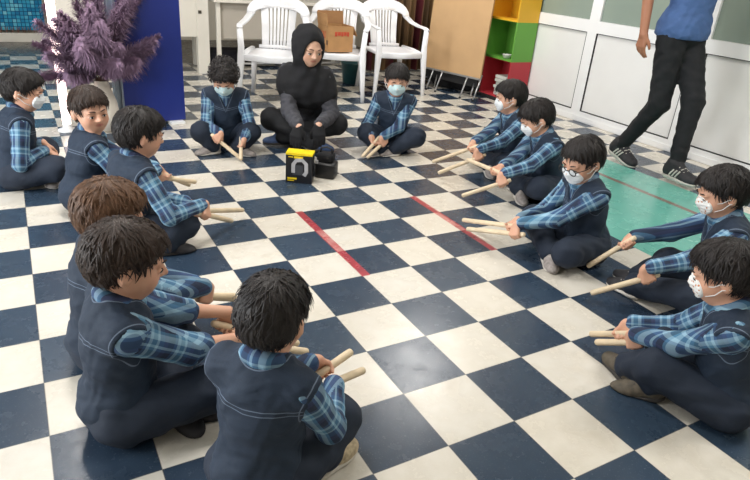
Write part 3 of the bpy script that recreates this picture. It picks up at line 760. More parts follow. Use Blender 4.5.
# dark bag slumped behind the table legs
pb = [Ell((3.12, 4.22, .10), np.eye(3), (.16, .22, .13), .05), Ell((3.20, 4.02, .09), np.eye(3), (.12, .20, .11), .05)]
v, qd = field(pb, .012, 0, lambda P, d: d - .006 * wr(P, 20, 3)); tag(mk('cloth_bag', v, qd, M['blackcloth']), 'slumped black cloth bag on the floor behind the folding table', 'bag')

# ---------------------------------------------------------------- curtain
q = NT('curtain_cloth'); gg = q.n('TexCoord').outputs['Object']; s3 = q.n('SeparateXYZ'); q.l(gg, s3.inputs[0])
c = q.ramp(q.math('FRACT', q.math('MULTIPLY', s3.outputs[0], 3.3)), [(0, S(122, 92, 62)), (.30, S(150, 118, 80)), (.44, S(86, 24, 34)), (.62, S(96, 28, 38)), (.66, S(140, 110, 76)), (.9, S(104, 80, 56))])
q.set(Base_Color=c, Roughness=.8); M['curtain'] = q.m
vs = []; fs = []; nx = 160
for j, z in enumerate((.03, .8, 1.6, 2.5)):
    for i in range(nx):
        x = 2.55 + .93 * i / (nx - 1); y = 5.0 + .045 * math.sin(i * .42) + .02 * math.sin(i * .19 + j)
        vs.append((x, y, z))
for j in range(3):
    for i in range(nx - 1): fs.append((j * nx + i, j * nx + i + 1, (j + 1) * nx + i + 1, (j + 1) * nx + i))
o = mk('curtain', vs, fs, M['curtain']); tag(o, 'brown and dark red striped curtain hanging behind the chairs', 'curtain')
md = o.modifiers.new('thick', 'SOLIDIFY'); md.thickness = .004
ro = G().tube([(2.5, 5.0, 2.52), (3.495, 5.0, 2.52)], .014, 12).obj('curtain_rod', M['steel'], o, None, True)

# ---------------------------------------------------------------- desks at the back
M['desk'] = plain('desk_white', (222, 216, 204), .5, 0, .03, 3); M['beige'] = plain('desk_panel_beige', (176, 168, 156), .55, 0, .04, 3); M['brass'] = plain('lock_brass', (96, 88, 78), .4, .5)
d1 = empty('white_desk', (-.1, 5.3, 0), 'white office desk at the back with broad side leg and lock plate', 'desk'); org = d1.location[:]
G().box((-.60, 5.12, .80), (.83, 5.72, .83), 0, .004).obj('desk_top', M['desk'], d1, org)
G().box((-.55, 5.14, .36), (.70, 5.16, .80)).obj('modesty_panel', M['desk'], d1, org)
G().box((.70, 5.12, 0), (.815, 5.20, .80), 0, .003).obj('leg', M['desk'], d1, org)
G().box((-.58, 5.40, 0), (-.53, 5.70, .80), 0, .003).obj('leg', M['desk'], d1, org)
G().box((.78, 5.62, 0), (.815, 5.70, .80), 0, .003).obj('leg', M['desk'], d1, org)
G().box((.715, 5.112, .58), (.745, 5.12, .61)).obj('lock_plate', M['brass'], d1, org)
d2 = empty('long_table', (1.7, 5.3, 0), 'long table with white top and beige front panel behind the plastic chairs', 'table'); org = d2.location[:]
G().box((.87, 5.10, .69), (2.50, 5.70, .72), 0, .004).obj('table_top', M['desk'], d2, org)
G().box((.92, 5.17, .34), (2.46, 5.19, .69)).obj('front_panel', M['beige'], d2, org)
for x, y in ((.90, 5.14), (2.44, 5.14), (.90, 5.64), (2.44, 5.64)): G().box((x, y, 0), (x + .04, y + .04, .69), 0, .003).obj('leg', M['desk'], d2, org)
g_ = G().tube([(.95, 5.4, .05), (2.42, 5.4, .05)], .012, 8); g_.obj('foot_rail', M['steel'], d2, org)
# dark rolls added to stand in for the shade under the desks
M['mat'] = plain('shade_roll_dark', (34, 32, 38), .9, 0, .3, 12)
for k, (x0, x1, y, r_) in enumerate(((-.20, .62, 5.86, .07), (.95, 2.35, 5.86, .075), (.98, 2.3, 5.70, .07))):
    g_ = G().tube([(x0, y, r_ + .002), (x1, y + .03, r_ + .002)], r_, 18)
    for e_ in (x0 - .002, x1 + .002):
        g_.tube([(e_, y + (0 if e_ < x1 else .03), r_), (e_ + (.004 if e_ > x1 else -.004), y + (0 if e_ < x1 else .03), r_)], r_ * .45, 14)
    tag(g_.obj('shade_roll', M['mat'], None, None, True), ('dark roll added for the shade under the white office desk', 'dark roll added for the shade under the long table, farther back', 'dark roll added for the shade under the long table, nearest the chairs')[k], 'mat')
# teal bin
M['tealp'] = plain('teal_plastic', (42, 84, 88), .4); cb = at(352, 83)
g_ = G().lathe([(.085, 0), (.10, .01), (.12, .20), (.128, .205), (.128, .215), (.115, .215), (.095, .02), (.01, .015)], (cb[0], cb[1], 0), 28)
bo = empty('plastic_bin', (cb[0], cb[1], 0), 'dark teal plastic bin on the floor behind the middle plastic chair', 'bin')
g_.obj('tub', M['tealp'], bo, bo.location[:], True); G().tube([(cb[0] + .125 * math.cos(t), cb[1] + .125 * math.sin(t), .212) for t in np.linspace(0, 2 * PI, 29)], .006, 8).obj('rim', M['tealp'], bo, bo.location[:], True)

# ---------------------------------------------------------------- sequinned stage front far left
q = NT('sequin_blue'); tc = q.n('TexCoord').outputs['Object']; s3 = q.n('SeparateXYZ'); q.l(tc, s3.inputs[0])
fx = q.math('FLOOR', q.math('MULTIPLY', s3.outputs[0], 24)); fz = q.math('FLOOR', q.math('MULTIPLY', s3.outputs[2], 24)); cm = q.n('CombineXYZ'); q.l(fx, cm.inputs[0]); q.l(fz, cm.inputs[1])
w_ = q.n('TexWhiteNoise'); q.l(cm.outputs[0], w_.inputs['Vector'])
ax_ = q.math('FRACT', q.math('MULTIPLY', s3.outputs[0], 24)); az_ = q.math('FRACT', q.math('MULTIPLY', s3.outputs[2], 24))
gd = q.math('MAXIMUM', q.math('LESS_THAN', ax_, .16), q.math('LESS_THAN', az_, .16))
q.set(Base_Color=q.mix(gd, q.ramp(w_.outputs[0], [(0, S(20, 120, 170)), (.6, S(50, 165, 205)), (1, S(120, 205, 225))]), S(18, 70, 110)), Roughness=.25, Metallic=.3); M['sequin'] = q.m
M['fringe'] = plain('fringe_brown', (128, 84, 70), .8)
sg = empty('sequin_backdrop', (-1.3, 7.25, 0), 'shiny blue sequinned backdrop on a white base, far left', 'backdrop'); org = sg.location[:]
G().box((-2.6, 7.22, 0), (-.52, 7.45, .10), 0, .006).obj('base', M['desk'], sg, org)
G().box((-2.6, 7.25, .13), (-.55, 7.28, 1.7)).obj('sequin_cloth', M['sequin'], sg, org)
g_ = G()
for k in range(70):
    x = -2.58 + 2.02 * k / 69; g_.tube([(x, 7.235, .165), (x + .015 * math.sin(k * 3.), 7.228, .105)], .004, 5)
fr_ = g_.obj('fringe', M['fringe'], sg, org); fr_['kind'] = 'stuff'

# ---------------------------------------------------------------- blue board, lit pole, vase and plumes
M['blue'] = plain('board_blue', (28, 46, 128), .45, 0, .06, 3); M['alu'] = plain('aluminium', (150, 162, 176), .35, .7, .05)
bl = at(127, 127); br = at(186, 122); bd = nrm([br[0] - bl[0], br[1] - bl[1], 0]); bn = np.array([-bd[1], bd[0], 0]); bw = math.hypot(br[0] - bl[0], br[1] - bl[1])
mid = (bl + br) / 2; brd = empty('display_board', (float(mid[0]), float(mid[1]), 0), 'tall plain blue display board with aluminium edge on the floor', 'board', rz=math.atan2(bd[1], bd[0]))
G().box((-bw / 2, 0, .02), (bw / 2, .02, 1.75), 0, .003).obj('board', M['blue'], brd)
G().box((-bw / 2 - .045, .03, .01), (-bw / 2 - .005, .10, 1.75), 0, .004).obj('edge_frame', M['alu'], brd); G().box((-bw / 2 - .012, -.002, .01), (-bw / 2, .03, 1.75)).obj('edge_frame', M['alu'], brd)
G().box((-bw / 2, .03, .02), (bw / 2 - .02, .10, 1.74)).obj('back_panel', M['gap'], brd)
G().box((bw / 2 - .12, -.05, .0), (bw / 2 - .02, .16, .018), 0, .004).obj('foot', M['frame'], brd)
q = NT('lamp_tube'); q.set(Base_Color=S(255, 240, 236), Emission_Color=S(255, 226, 220), Emission_Strength=5.0); M['tube'] = q.m
pp = at(68, 131); st = empty('light_stand', (float(pp[0]), float(pp[1]), 0), 'upright glowing white tube light standing behind the seated boys', 'lamp'); org = st.location[:]
G().tube([(pp[0], pp[1], .03), (pp[0], pp[1], 1.5)], .026, 16).obj('light_tube', M['tube'], st, org, True)
G().lathe([(.06, 0), (.06, .012), (.03, .022), (.026, .05)], (pp[0], pp[1], 0), 28).obj('base', M['frame'], st, org, True)
G().tube([(pp[0], pp[1], 1.5), (pp[0], pp[1], 1.54)], .024, 16).obj('end_cap', M['frame'], st, org, True)
M['vase'] = plain('vase_white', (214, 206, 194), .35, 0, .05, 6)
vc = at(107, 130); vh = .34
vz = tag(G().lathe([(.055, 0), (.085, .02), (.098, .10), (.082, .20), (.052, .29), (.044, .33), (.056, vh), (.048, vh), (.036, .33), (.044, .28), (.02, .03)], (vc[0], vc[1], 0), 36).obj('vase', M['vase'], None, None, True), 'tall cream floor vase holding the purple plumes', 'vase')
q = NT('plume'); q.set(Base_Color=q.mix(q.noise(30, 3), S(98, 76, 104), S(164, 136, 158)), Roughness=.9); M['plume'] = q.m
M['stem'] = plain('dry_stem', (120, 96, 80), .8)
pg = 'purple pampas plumes in the floor vase'
for k in range(40):
    a_ = k * 2.39996; rad = .02 + .25 * math.sqrt((k + .5) / 40)
    top = np.array([vc[0] + rad * math.cos(a_), vc[1] + rad * math.sin(a_) * .7, .60 + .50 * random.random() - rad * .8])
    b0 = np.array([vc[0] + .022 * math.cos(a_), vc[1] + .022 * math.sin(a_), .15])
    nk_ = np.array([vc[0] + .034 * math.cos(a_), vc[1] + .034 * math.sin(a_), vh + .01])
    droop = np.array([math.cos(a_), math.sin(a_) * .7, 0]) * (.06 + rad * .3)
    root = empty('pampas_plume', (float(b0[0]), float(b0[1]), float(b0[2])), 'fluffy dusty purple pampas plume standing in the cream floor vase', 'dried plant', pg); org = root.location[:]
    cv = [nk_ + (top - nk_) * t + droop * t * t - np.array([0, 0, .05 * t * t * (rad * 3)]) for t in np.linspace(0, 1, 8)]
    G().tube([b0] + cv[:6], .0028, 6).obj('stem', M['stem'], root, org, True)
    g_v = []; g_f = []
    for j in range(850):
        t = .12 + .88 * random.random() ** .8; i0 = min(int(t * 7), 6); fr = t * 7 - i0; p = cv[i0] * (1 - fr) + cv[i0 + 1] * fr; ax_ = nrm(cv[i0 + 1] - cv[i0])
        d_ = nrm(rng.normal(size=3)); d_ = nrm(d_ - ax_ * (d_ @ ax_)); wl = (.032 + .062 * math.sin(PI * min(1, max(0, t - .08) / .92) ** .8)) * (.6 + .8 * random.random())
        p1_ = p + (d_ * .75 + ax_ * .75) * wl * .6; p2_ = p1_ + (d_ * .6 + ax_ * .35 - np.array([0, 0, .55])) * wl * .6
        sd_ = nrm(np.cross(d_, ax_)) * .0026; b_ = len(g_v)
        g_v += [p - sd_, p + sd_, p1_ - sd_, p1_ + sd_, p2_]; g_f += [(b_, b_ + 1, b_ + 3, b_ + 2), (b_ + 2, b_ + 3, b_ + 4)]
    mk('plume', g_v, g_f, M['plume'], root, org, True)

# ---------------------------------------------------------------- plastic chairs
def make_chair():
    r = empty('plastic_chair', (0, 0, 0)); mt = M['white_plastic']; W2 = .215
    # seat: dished slab with rolled front edge
    vs = []; fs = []; n = 16
    for j in range(n + 1):
        for i in range(n + 1):
            x = (i / n - .5) * 2; y = (j / n - .5) * 2; wx = W2 * (1 - .06 * (1 - y) / 2) * (1 - .03 * y * y); px = x * wx; py = .02 + y * .215 - .015 * x * x * (1 if y > 0 else 0)
            z = .440 - .018 * (1 - x * x) * (1 - (y * .9) ** 2) - .028 * max(0, y - .72) / .28 - .010 * abs(x) ** 8
            vs.append((px, py, z))
    for j in range(n):
        for i in range(n): a = j * (n + 1) + i; fs.append((a, a + 1, a + n + 2, a + n + 1))
    m_ = G().add(vs, fs)
    m_.sweep([(-W2 - .005, -.19, .432), (-W2 - .012, .0, .430), (-W2 - .004, .20, .420)], (.035, .026)); m_.sweep([(W2 + .005, -.19, .432), (W2 + .012, .0, .430), (W2 + .004, .20, .420)], (.035, .026))
    m_.sweep([(-W2, .225, .410), (0, .238, .406), (W2, .225, .410)], (.012, .045))
    so = m_.obj('seat', mt, r, None, True); md = so.modifiers.new('t', 'SOLIDIFY'); md.thickness = .007; md.offset = -1
    # legs
    for sx in (-1, 1):
        G().sweep([(sx * .262, .235, 0), (sx * .252, .228, .20), (sx * .240, .220, .40), (sx * .240, .215, .50), (sx * .252, .205, .655)], [(.034, .030), (.042, .038), (.060, .046), (.050, .04), (.046, .038)], (0, 1, 0)).obj('leg', mt, r, None, True)
        G().sweep([(sx * .232, -.275, 0), (sx * .218, -.240, .22), (sx * .200, -.195, .42)], [(.034, .030), (.044, .036), (.058, .042)], (0, 1, 0)).obj('leg', mt, r, None, True)
        # armrest flowing back into the arch
        G().sweep([(sx * .250, .225, .655), (sx * .262, .14, .668), (sx * .266, .0, .672), (sx * .258, -.12, .690), (sx * .236, -.21, .735)], [(.044, .018), (.054, .020), (.058, .020), (.060, .022), (.064, .024)], (0, 0, 1)).obj('armrest', mt, r, None, True)
    arch = []; ups = []
    for k in range(15):
        t = PI * k / 14; x = .236 * math.cos(t); z = .735 + .115 * math.sin(t) ** .8; y = -.21 - .07 * math.sin(t)
        arch.append((x, y, z)); ups.append((.35 * math.cos(t), 1, .25))
    g_ = G().sweep(arch, [(.076 + .040 * math.sin(PI * k / 14), .022) for k in range(15)], ups)
    # slats between arch and seat
    for k in range(9):
        x = (k - 4) * .0310; xt = x * 1.10; zt = .735 + .115 * max(0, 1 - (xt / .236) ** 2) ** .4 - .02
        wd = .044 if abs(k - 4) == 4 else .0225
        g_.sweep([(x * .92, -.185, .430), (x * .96, -.215, .53), (x, -.235, .63), (xt, -.262, zt)], (wd, .011), (0, 1, 0))
    for zz, yy in ((.80, -.268), (.455, -.192)): g_.sweep([(-.16, yy + .01, zz), (0, yy, zz + .005), (.16, yy + .01, zz)], (.03, .03), (0, 1, 0))
    g_.obj('backrest', mt, r, None, True)
    return r
def dup(root, loc, rz, label):
    r = root.copy(); COL.objects.link(r); r.location = loc; r.rotation_euler = (0, 0, rz); r['label'] = label
    for ch in list(root.children):
        c = ch.copy(); COL.objects.link(c); c.parent = r
        for g2 in ch.children: d = g2.copy(); COL.objects.link(d); d.parent = c
    return r
ch = make_chair(); grp = 'white plastic armchairs along the back'
tag(ch, 'empty white plastic armchair left of the woman, nearest the blue board', 'chair', grp)
def put(o, px, ang):   # ang: direction the chair faces; px: pixel of its front foot on the image-left side
    foot = at(*px); f_ = azv(ang); r_ = np.array([f_[1], -f_[0], 0])     # chair right-hand side
    c = foot - r_ * .262 - f_ * .235
    o.scale = (1, 1, .94); o.location = (float(c[0]), float(c[1]), 0); o.rotation_euler = (0, 0, math.radians(ang - 90)); return c
c1 = put(ch, (239, 104), -119)
ch2 = dup(ch, (0, 0, 0), 0, 'white plastic armchair with the cardboard box on its seat'); c2 = put(ch2, (305, 98), -120)
ch3 = dup(ch, (0, 0, 0), 0, 'white plastic armchair at the right end beside the curtain'); c3 = put(ch3, (374, 97), -95)
# cardboard box on the middle chair
M['card'] = plain('cardboard', (178, 134, 88), .85, 0, .08, 14); M['cardin'] = plain('cardboard_inner', (150, 110, 72), .9, 0, .08, 14); M['redink'] = plain('red_print', (190, 74, 50), .8); M['ink'] = plain('dark_print', (70, 50, 40), .8)
bx = empty('cardboard_box', (float(c2[0]), float(c2[1]), .413), 'open brown cardboard box with red print on the middle plastic chair', 'box', rz=math.radians(-120 + 90 + 28)); fw, fd_, fh = .125, .115, .22
bx.location.x += -.035; bx.location.y += -.01
g_ = G(); t = .005
g_.box((-fw, -fd_, 0), (fw, fd_, t)); g_.box((-fw, -fd_, t), (fw, -fd_ + t, fh)); g_.box((-fw, fd_ - t, t), (fw, fd_, fh)); g_.box((-fw, -fd_ + t, t), (-fw + t, fd_ - t, fh)); g_.box((fw - t, -fd_ + t, t), (fw, fd_ - t, fh))
g_.obj('carton', M['card'], bx)
def flap(a, b, out, L_, ang, mt=M['card']):
    a, b = np.array(a, float), np.array(b, float); d_ = np.array(out, float) * math.cos(ang) * L_ + np.array([0, 0, math.sin(ang) * L_]); n_ = nrm(np.cross(b - a, d_)) * .004
    vs = [a, b, b + d_, a + d_]; vs += [p + n_ for p in vs]
    return G().add(vs, [(0, 3, 2, 1), (4, 5, 6, 7), (0, 1, 5, 4), (1, 2, 6, 5), (2, 3, 7, 6), (3, 0, 4, 7)]).obj('flap', mt, bx)
flap((-fw, fd_, fh), (fw, fd_, fh), (0, 1, 0), .11, 1.35, M['cardin']); flap((-fw, fd_, fh), (-fw, -fd_, fh), (-1, 0, 0), .10, 1.45); flap((fw, -fd_, fh), (fw, fd_, fh), (1, 0, 0), .09, -1.1)
g_ = G()
for k, (x0, w_) in enumerate(((-.055, .022), (-.028, .03), (.006, .02), (.030, .028), (.062, .02))):
    g_.box((x0, -fd_ - .0015, .135 + .006 * (k % 2)), (x0 + w_, -fd_ - .0002, .172)); 
g_.obj('red_print', M['redink'], bx); g_ = G()
for k in range(4): g_.box((-fw - .0015, -.06 + k * .034, .115), (-fw - .0002, -.06 + k * .034 + .012, .17))
g_.box((-fw - .0015, -.062, .112), (-fw - .0002, .055, .122))
g_.obj('red_print', M['redink'], bx)
g_ = G().box((-fw - .0015, .03, .03), (-fw - .0002, .10, .036)).box((-fw - .0015, .02, .045), (-fw - .0002, .10, .05)).box((-fw - .0015, -.12, .06), (-fw - .0002, -.095, .10)); g_.obj('dark_print', M['ink'], bx)

# ---------------------------------------------------------------- black and yellow carton, black case
a = at(285.5, 182); b = at(311.5, 184.5); dd = nrm([b[0] - a[0], b[1] - a[1], 0]); w_ = math.hypot(b[0] - a[0], b[1] - a[1]); M['yel'] = plain('pack_yellow', (238, 208, 30), .4); M['pk'] = plain('pack_black', (26, 27, 32), .35, 0, .1); ph = .178; M['grey'] = plain('print_grey', (176, 176, 180), .45); M['lcd'] = plain('print_dark', (62, 64, 70), .4)
pk = empty('product_carton', (float((a[0] + b[0]) / 2), float((a[1] + b[1]) / 2), 0), 'small black carton with yellow top band in front of the woman', 'box', rz=math.atan2(dd[1], dd[0])); w2 = w_ / 2
G().box((-w2, 0, 0), (w2, .085, ph - .008)).obj('carton', M['pk'], pk)
G().box((-w2 - .001, -.001, ph - .012), (w2 + .001, .086, ph)).obj('top_band', M['yel'], pk)
g_ = G(); R = lambda t, rx, rz, cx, cz: (cx + rx * math.cos(t), -.002, cz + rz * math.sin(t))
pts = [(-w2 * .42, .062), (-w2 * .42, .112), (-w2 * .20, .136), (w2 * .25, .140), (w2 * .55, .118), (w2 * .58, .070), (w2 * .40, .048)]
g_.sweep([(x, -.002, z) for x, z in pts], (.022, .003), (0, 1, 0)); g_.obj('printed_device', M['grey'], pk)
G().box((-w2 * .46, -.003, .050), (w2 * .30, -.0003, .108)).obj('printed_screen', M['lcd'], pk)
g_ = G(); 
for x0, x1, z0, z1 in ((-.80, -.45, .152, .157), (-.38, .30, .148, .160), (-.85, -.15, .022, .032), (-.85, -.35, .012, .017)): g_.box((w2 * x0, -.002, z0), (w2 * x1, -.0003, z1))
g_.box((-w2 * .5, -.002, .164), (w2 * .1, -.0003, .1655))
g_.obj('small_print', M['yel'], pk)
cs = at(327, 179); kc = empty('black_case', (float(cs[0]), float(cs[1]) + .03, 0), 'small rounded black case with clasp right of the yellow-topped carton', 'case', rz=math.atan2(dd[1], dd[0]) - .15)
G().box((-.062, -.03, 0), (.062, .07, .095), 0, .018).obj('body', M['black'], kc, None, True); G().box((-.055, -.012, .09), (.045, .06, .148), 0, .02).obj('upper_pouch', M['blackcloth'], kc, None, True)
G().tube([(-.04, .02, .14), (-.035, .02, .172), (.0, .02, .182), (.03, .02, .172), (.035, .02, .14)], .006, 8).obj('handle', M['black'], kc, None, True); G().box((-.056, -.034, .088), (-.036, -.026, .110), 0, .003).obj('clasp', M['grey'], kc)

# ================================================================== THE CHILDREN
def sl(who): return ['wooden stick, left hand of ' + who, 'wooden stick, right hand of ' + who]
# left side of the circle
child('A', (24, 90), 4, -18, 14, 0, 16, mask='mask', hair='short', hairmat='hair_black', h=.0065,
      label='person in denim vest and white mask sitting farthest back on the left', seed=3)
child('B', (90, 110), 6, -72, 4, 4, 14, hands=[(178, 181, .15), (157, 177, .17)], tips=[(196, 188, .06), (196, 182, .10)], slabels=sl('the boy turning his face to the camera'), hair='short', hairmat='hair_dark', h=.0065,
      label='person in denim vest looking back over shoulder at the camera, no mask')
child('C', (141, 133), 16, 8, 14, 0, 16, hands=[(196, 211, .17), (203, 214, .15)], tips=[(243, 210, .05), (232, 221, .03)], slabels=sl('the dark-haired boy seen from behind near the blue board'), hair='full', hairmat='hair_black', h=.006,
      knees=[(-.15, .17, .12), ('p', 184, 224, .11)], ankles=[(.05, .15, .05), ('p', 168, 243, .05)], feet=[(1, .3, -.1), ('p', 196, 244, .03)],
      label='person with thick black hair seen from behind in front of the blue board', shoes=('shoe_dark', 'sole_dark'))
child('D', (112, 214), 5, 0, 16, 0, 7, hands=[(212, 299, .12), (204, 296, .15)], tips=[(240, 300, .05), (236, 296, .10)], slabels=sl('the light brown haired boy'), mask='mask', hair='short', hairmat='hair_brown', h=.006,
      label='person with light brown hair, partly hidden behind the boy in profile')
child('E', (128, 260), 4, -5, 14, 0, 6, hands=[(256, 330, .12), (257, 344, .10)], tips=[(312, 345, .03), (318, 352, .05)], slabels=sl('the boy in profile with bare forearms'), knees=[(-.15, .17, .12), (.10, .21, .11)], ankles=[(.04, .14, .05), ('p', 182, 402, .05)], feet=[(1, .3, -.1), ('p', 215, 405, .04)], hair='full', hairmat='hair_dark', h=.0045, sleeve=.75, badge=True, shoes=('shoe_dark', 'sole_dark'),
      label='person in profile with bare forearms, denim vest and short plaid sleeves, front left')
child('F', (274, 315), 38, 42, 18, 0, 8, hands=[(322, 372, .17), (326, 386, .15)], tips=[(352, 351, .20), (364, 370, .12)], slabels=sl('the boy with his back to the camera'), knees=[(-.02, .225, .10), ('p', 352, 402, .13)], ankles=[('p', 322, 456, .055), (-.05, .21, .05)], feet=[('p', 368, 425, .06), (-1, .3, -.1)], hair='short', size=.96, hairmat='hair_black', h=.0045, shoes=('shoe_tan', 'rubber'),
      label='person with dark hair and back to the camera, nearest in the foreground')
# far side
child('G', (224, 78), -108, -112, 36, 0, 16, hands=[(241, 143, .10), (217, 139, .12)], tips=[(241, 160, .015), (240, 158, .015)], slabels=sl('the curly-haired child'), mask='mask_blue', hair='curly', hairmat='hair_black', h=.0065, shoes=('shoe_grey', 'rubber'), down=True, knees=[(-.135, .17, .13), (.135, .17, .13)], ankles=[(-.075, .215, .05), (.085, .205, .05)], feet=[(-1, .4, -.1), (1, .4, -.1)],
      label='person with curly black hair and mask looking down at two sticks, left of the woman')
child('H', (397, 80), -122, -118, 14, 0, 14, hands=[(383, 143, .10), (376, 141, .11)], tips=[(367, 158, .015), (362, 157, .02)], slabels=sl('the child right of the woman'), mask='mask_blue', hair='short', hairmat='hair_black', h=.0065, badge=True, knees=[(-.15, .17, .13), (.15, .17, .13)], ankles=[(-.02, .20, .05), (.07, .23, .05)], feet=[(1, .5, -.1), (1, .5, -.1)], shoes=('shoe_grey', 'rubber'),
      label='person in plaid shirt and pale blue mask right of the woman, facing the camera')
# right side
child('I', (510, 97), 168, 152, 12, 0, 16, hands=[(465, 165, .13), (459, 160, .15)], tips=[(431, 177, .03), (425, 168, .05)], slabels=sl('the farthest boy in the right-hand row'), mask='mask', hair='short', hairmat='hair_black', h=.006, badge=True,
      label='person with white mask, farthest back in the right-hand row')
child('J', (536, 118), 168, 156, 30, 0, 20, hands=[(487, 191, .12), (483, 183, .15)], tips=[(454, 200, .03), (461, 165, .16)], slabels=sl('the boy leaning forward, second from the back on the right'), mask='mask', hair='short', hairmat='hair_black', h=.006, badge=True,
      label='person leaning forward with head bowed, second from the back on the right')
child('K', (582, 160), 164, -178, 22, 0, 16, hands=[(517, 234, .13), (512, 226, .15)], tips=[(467, 229, .03), (463, 220, .04)], slabels=sl('the boy with glasses'), mask='mask', hair='short', hairmat='hair_black', h=.006, glasses=True,
      knees=[(-.15, .175, .10), (.15, .17, .12)], ankles=[('p', 566, 249, .05), (-.06, .215, .05)], feet=[(.35, .95, -.08), (-1, .3, -.1)],
      label='person wearing black glasses below dark fringe and a white mask under the nose', maskz=-.046)
child('L', (722, 192), 138, 144, 20, 0, 18, hands=[(638, 281, .14), (613, 246, .18)], tips=[(586, 295, .03), (581, 268, .03)], slabels=sl('the boy cut by the right edge, on the teal floor'), mask='mask_pat', hair='full', hairmat='hair_black', h=.006, badge=True,
      knees=[('p', 655, 300, .12), ('p', 632, 250, .14)], ankles=[('p', 630, 284, .05), ('p', 640, 276, .05)], feet=[('p', 598, 268, .04), ('p', 606, 262, .04)],
      label='person on the teal floor at the right edge reaching both sticks forward', shoes=('shoe_dark', 'rubber'))
child('M', (724, 273), 126, 120, 20, 0, 16, size=.96, hands=[(626, 342, .09), (622, 334, .11)], tips=[(591, 342, .03), (590, 334, .04)], slabels=sl('the nearest boy on the right'), mask='mask_pat', hair='full', hairmat='hair_black', h=.0055, shoes=('shoe_olive', 'sole_dark'),
      knees=[('p', 632, 356, .13), (.15, .17, .12)], ankles=[('p', 628, 366, .05), ('p', 650, 384, .05)], feet=[('p', 604, 343, .04), ('p', 618, 380, .03)],
      label='person with black hair seen side-on from behind, nearest on the right')

# ================================================================== THE WOMAN
def hijab(J, s, org, root, h):
    H, c = J['H'], J['head']; L = lambda x, y, z: c + (np.array([x, y, z]) * s) @ H; T = J['T']; nb = J['neck']
    pr = [Ell(L(0, -.020, .022), H, np.array((.087, .104, .096)) * s, .03), Ell(L(0, .005, -.05), H, np.array((.078, .078, .085)) * s, .04),
          Cap(L(0, -.01, -.10), nb - T[2] * .06 + T[1] * .03, .070, .095, .05), Ell(nb - T[2] * .10 + T[1] * .045, T, (.168, .10, .13), .05), Cap(J['shL'] - T[2] * .02, J['shR'] - T[2] * .02, .056, None, .06)] + [Cap(J['sh' + sd], J['sh' + sd] + (J['el' + sd] - J['sh' + sd]) * .40 + T[1] * .010, .056, .066, .05) for sd in ('L', 'R')] + [Ell(nb - T[2] * .16 + T[1] * .07, T, (.13, .085, .11), .07)]
    face = Ell(L(0, .125, -.018), H, np.array((.069, .102, .098)) * s)
    def post(P, d):
        d = d - .005 * wr(P, 22, 2.) * .8 - .003 * np.sin(((P - nb) @ T[0]) * 70 + 3 * np.sin(((P - nb) @ T[2]) * 14)); d = smax(d, -face(P), .008); t = (P - J['pelvis']) @ T[2]; return smax(d, .235 + .018 * np.sin(P[..., 0] * 30) + .012 * np.sin(P[..., 1] * 22) - t, .008)
    v, q_ = field(pr, h, 0, post, False); return mk('headscarf', v, q_, M['blackcloth'], root, org)
D = dict(ADULT); D.update(tor=.46, ua=.25, fa=.24, shw=.122, th=.36, sh=.36, w=1.08); hx = at(306, 48, .72); bodyaz = -121; f = azv(bodyaz); r = np.array([f[1], -f[0], 0.]); lean = 24
T = frame(bodyaz, lean, 0); Hh = frame(-88, 14, -2); rel = np.array([0, 0, .11]) + T[2] * .49 + Hh[2] * .115 + Hh[1] * .012; hx = at(309, 47, rel[2]); seat = np.array([hx[0] - rel[0], hx[1] - rel[1], 0.]); pel = seat + np.array([0, 0, .11])
J = dict(T=T, pelvis=pel); nb = pel + T[2] * .46; J['neck'] = nb; J['H'] = Hh; J['head'] = nb + T[2] * .03 + J['H'][2] * .115 + J['H'][1] * .012
for sd, sg in (('L', -1), ('R', 1)):
    J['sh' + sd] = nb + T[0] * sg * D['shw'] - T[2] * .055; J['hip' + sd] = pel + T[0] * sg * D['hipw']
    k_ = seat + r * sg * .22 + f * .20 + np.array([0, 0, .18]); J['kn' + sd] = k_
    J['an' + sd] = seat + r * (-sg) * (.10 if sg > 0 else .15) + f * (.29 if sg > 0 else .22) + np.array([0, 0, .065]); J['ft' + sd] = nrm(-r * sg + f * .2); J['up' + sd] = np.array([0, 0, 1.])
    gp = at(*((319, 132, .19) if sg < 0 else (297, 133, .19))); gp = np.array(gp)
    hpz, w_ = hand_prims(gp, -r * sg * .9 + f * .2, nrm(f * .5 - np.array([0, 0, .8])), sg, 1.1, False)
    J['el' + sd], J['wr' + sd] = ik(J['sh' + sd], w_, D['ua'], D['fa'], r * sg * .35 - f * .6 - np.array([0, 0, .6])); J['hand' + sd] = hpz
wr_ = person(J, D, dict(org=(float(seat[0]), float(seat[1]), 0.), label='person in black headscarf and charcoal coat sitting cross-legged before the chairs', seed=11, h=.008, hb=.0055, skin='skin_light', collar=False, vest=False,
    shirt='coat', coat=True, trouser='blacktrouser', shoes=('jean', 'sole_dark'), trouser_r=(.070, .058, .056, .045), fold=.006, hem=-.06))
hijab(J, D['hs'], wr_.location[:], wr_, .0065)
for sd in ('L', 'R'):
    v, qd = field(J['hand' + sd], .005, .003, None, False); mk('glove', v, qd, M['blackcloth'], wr_, wr_.location[:])

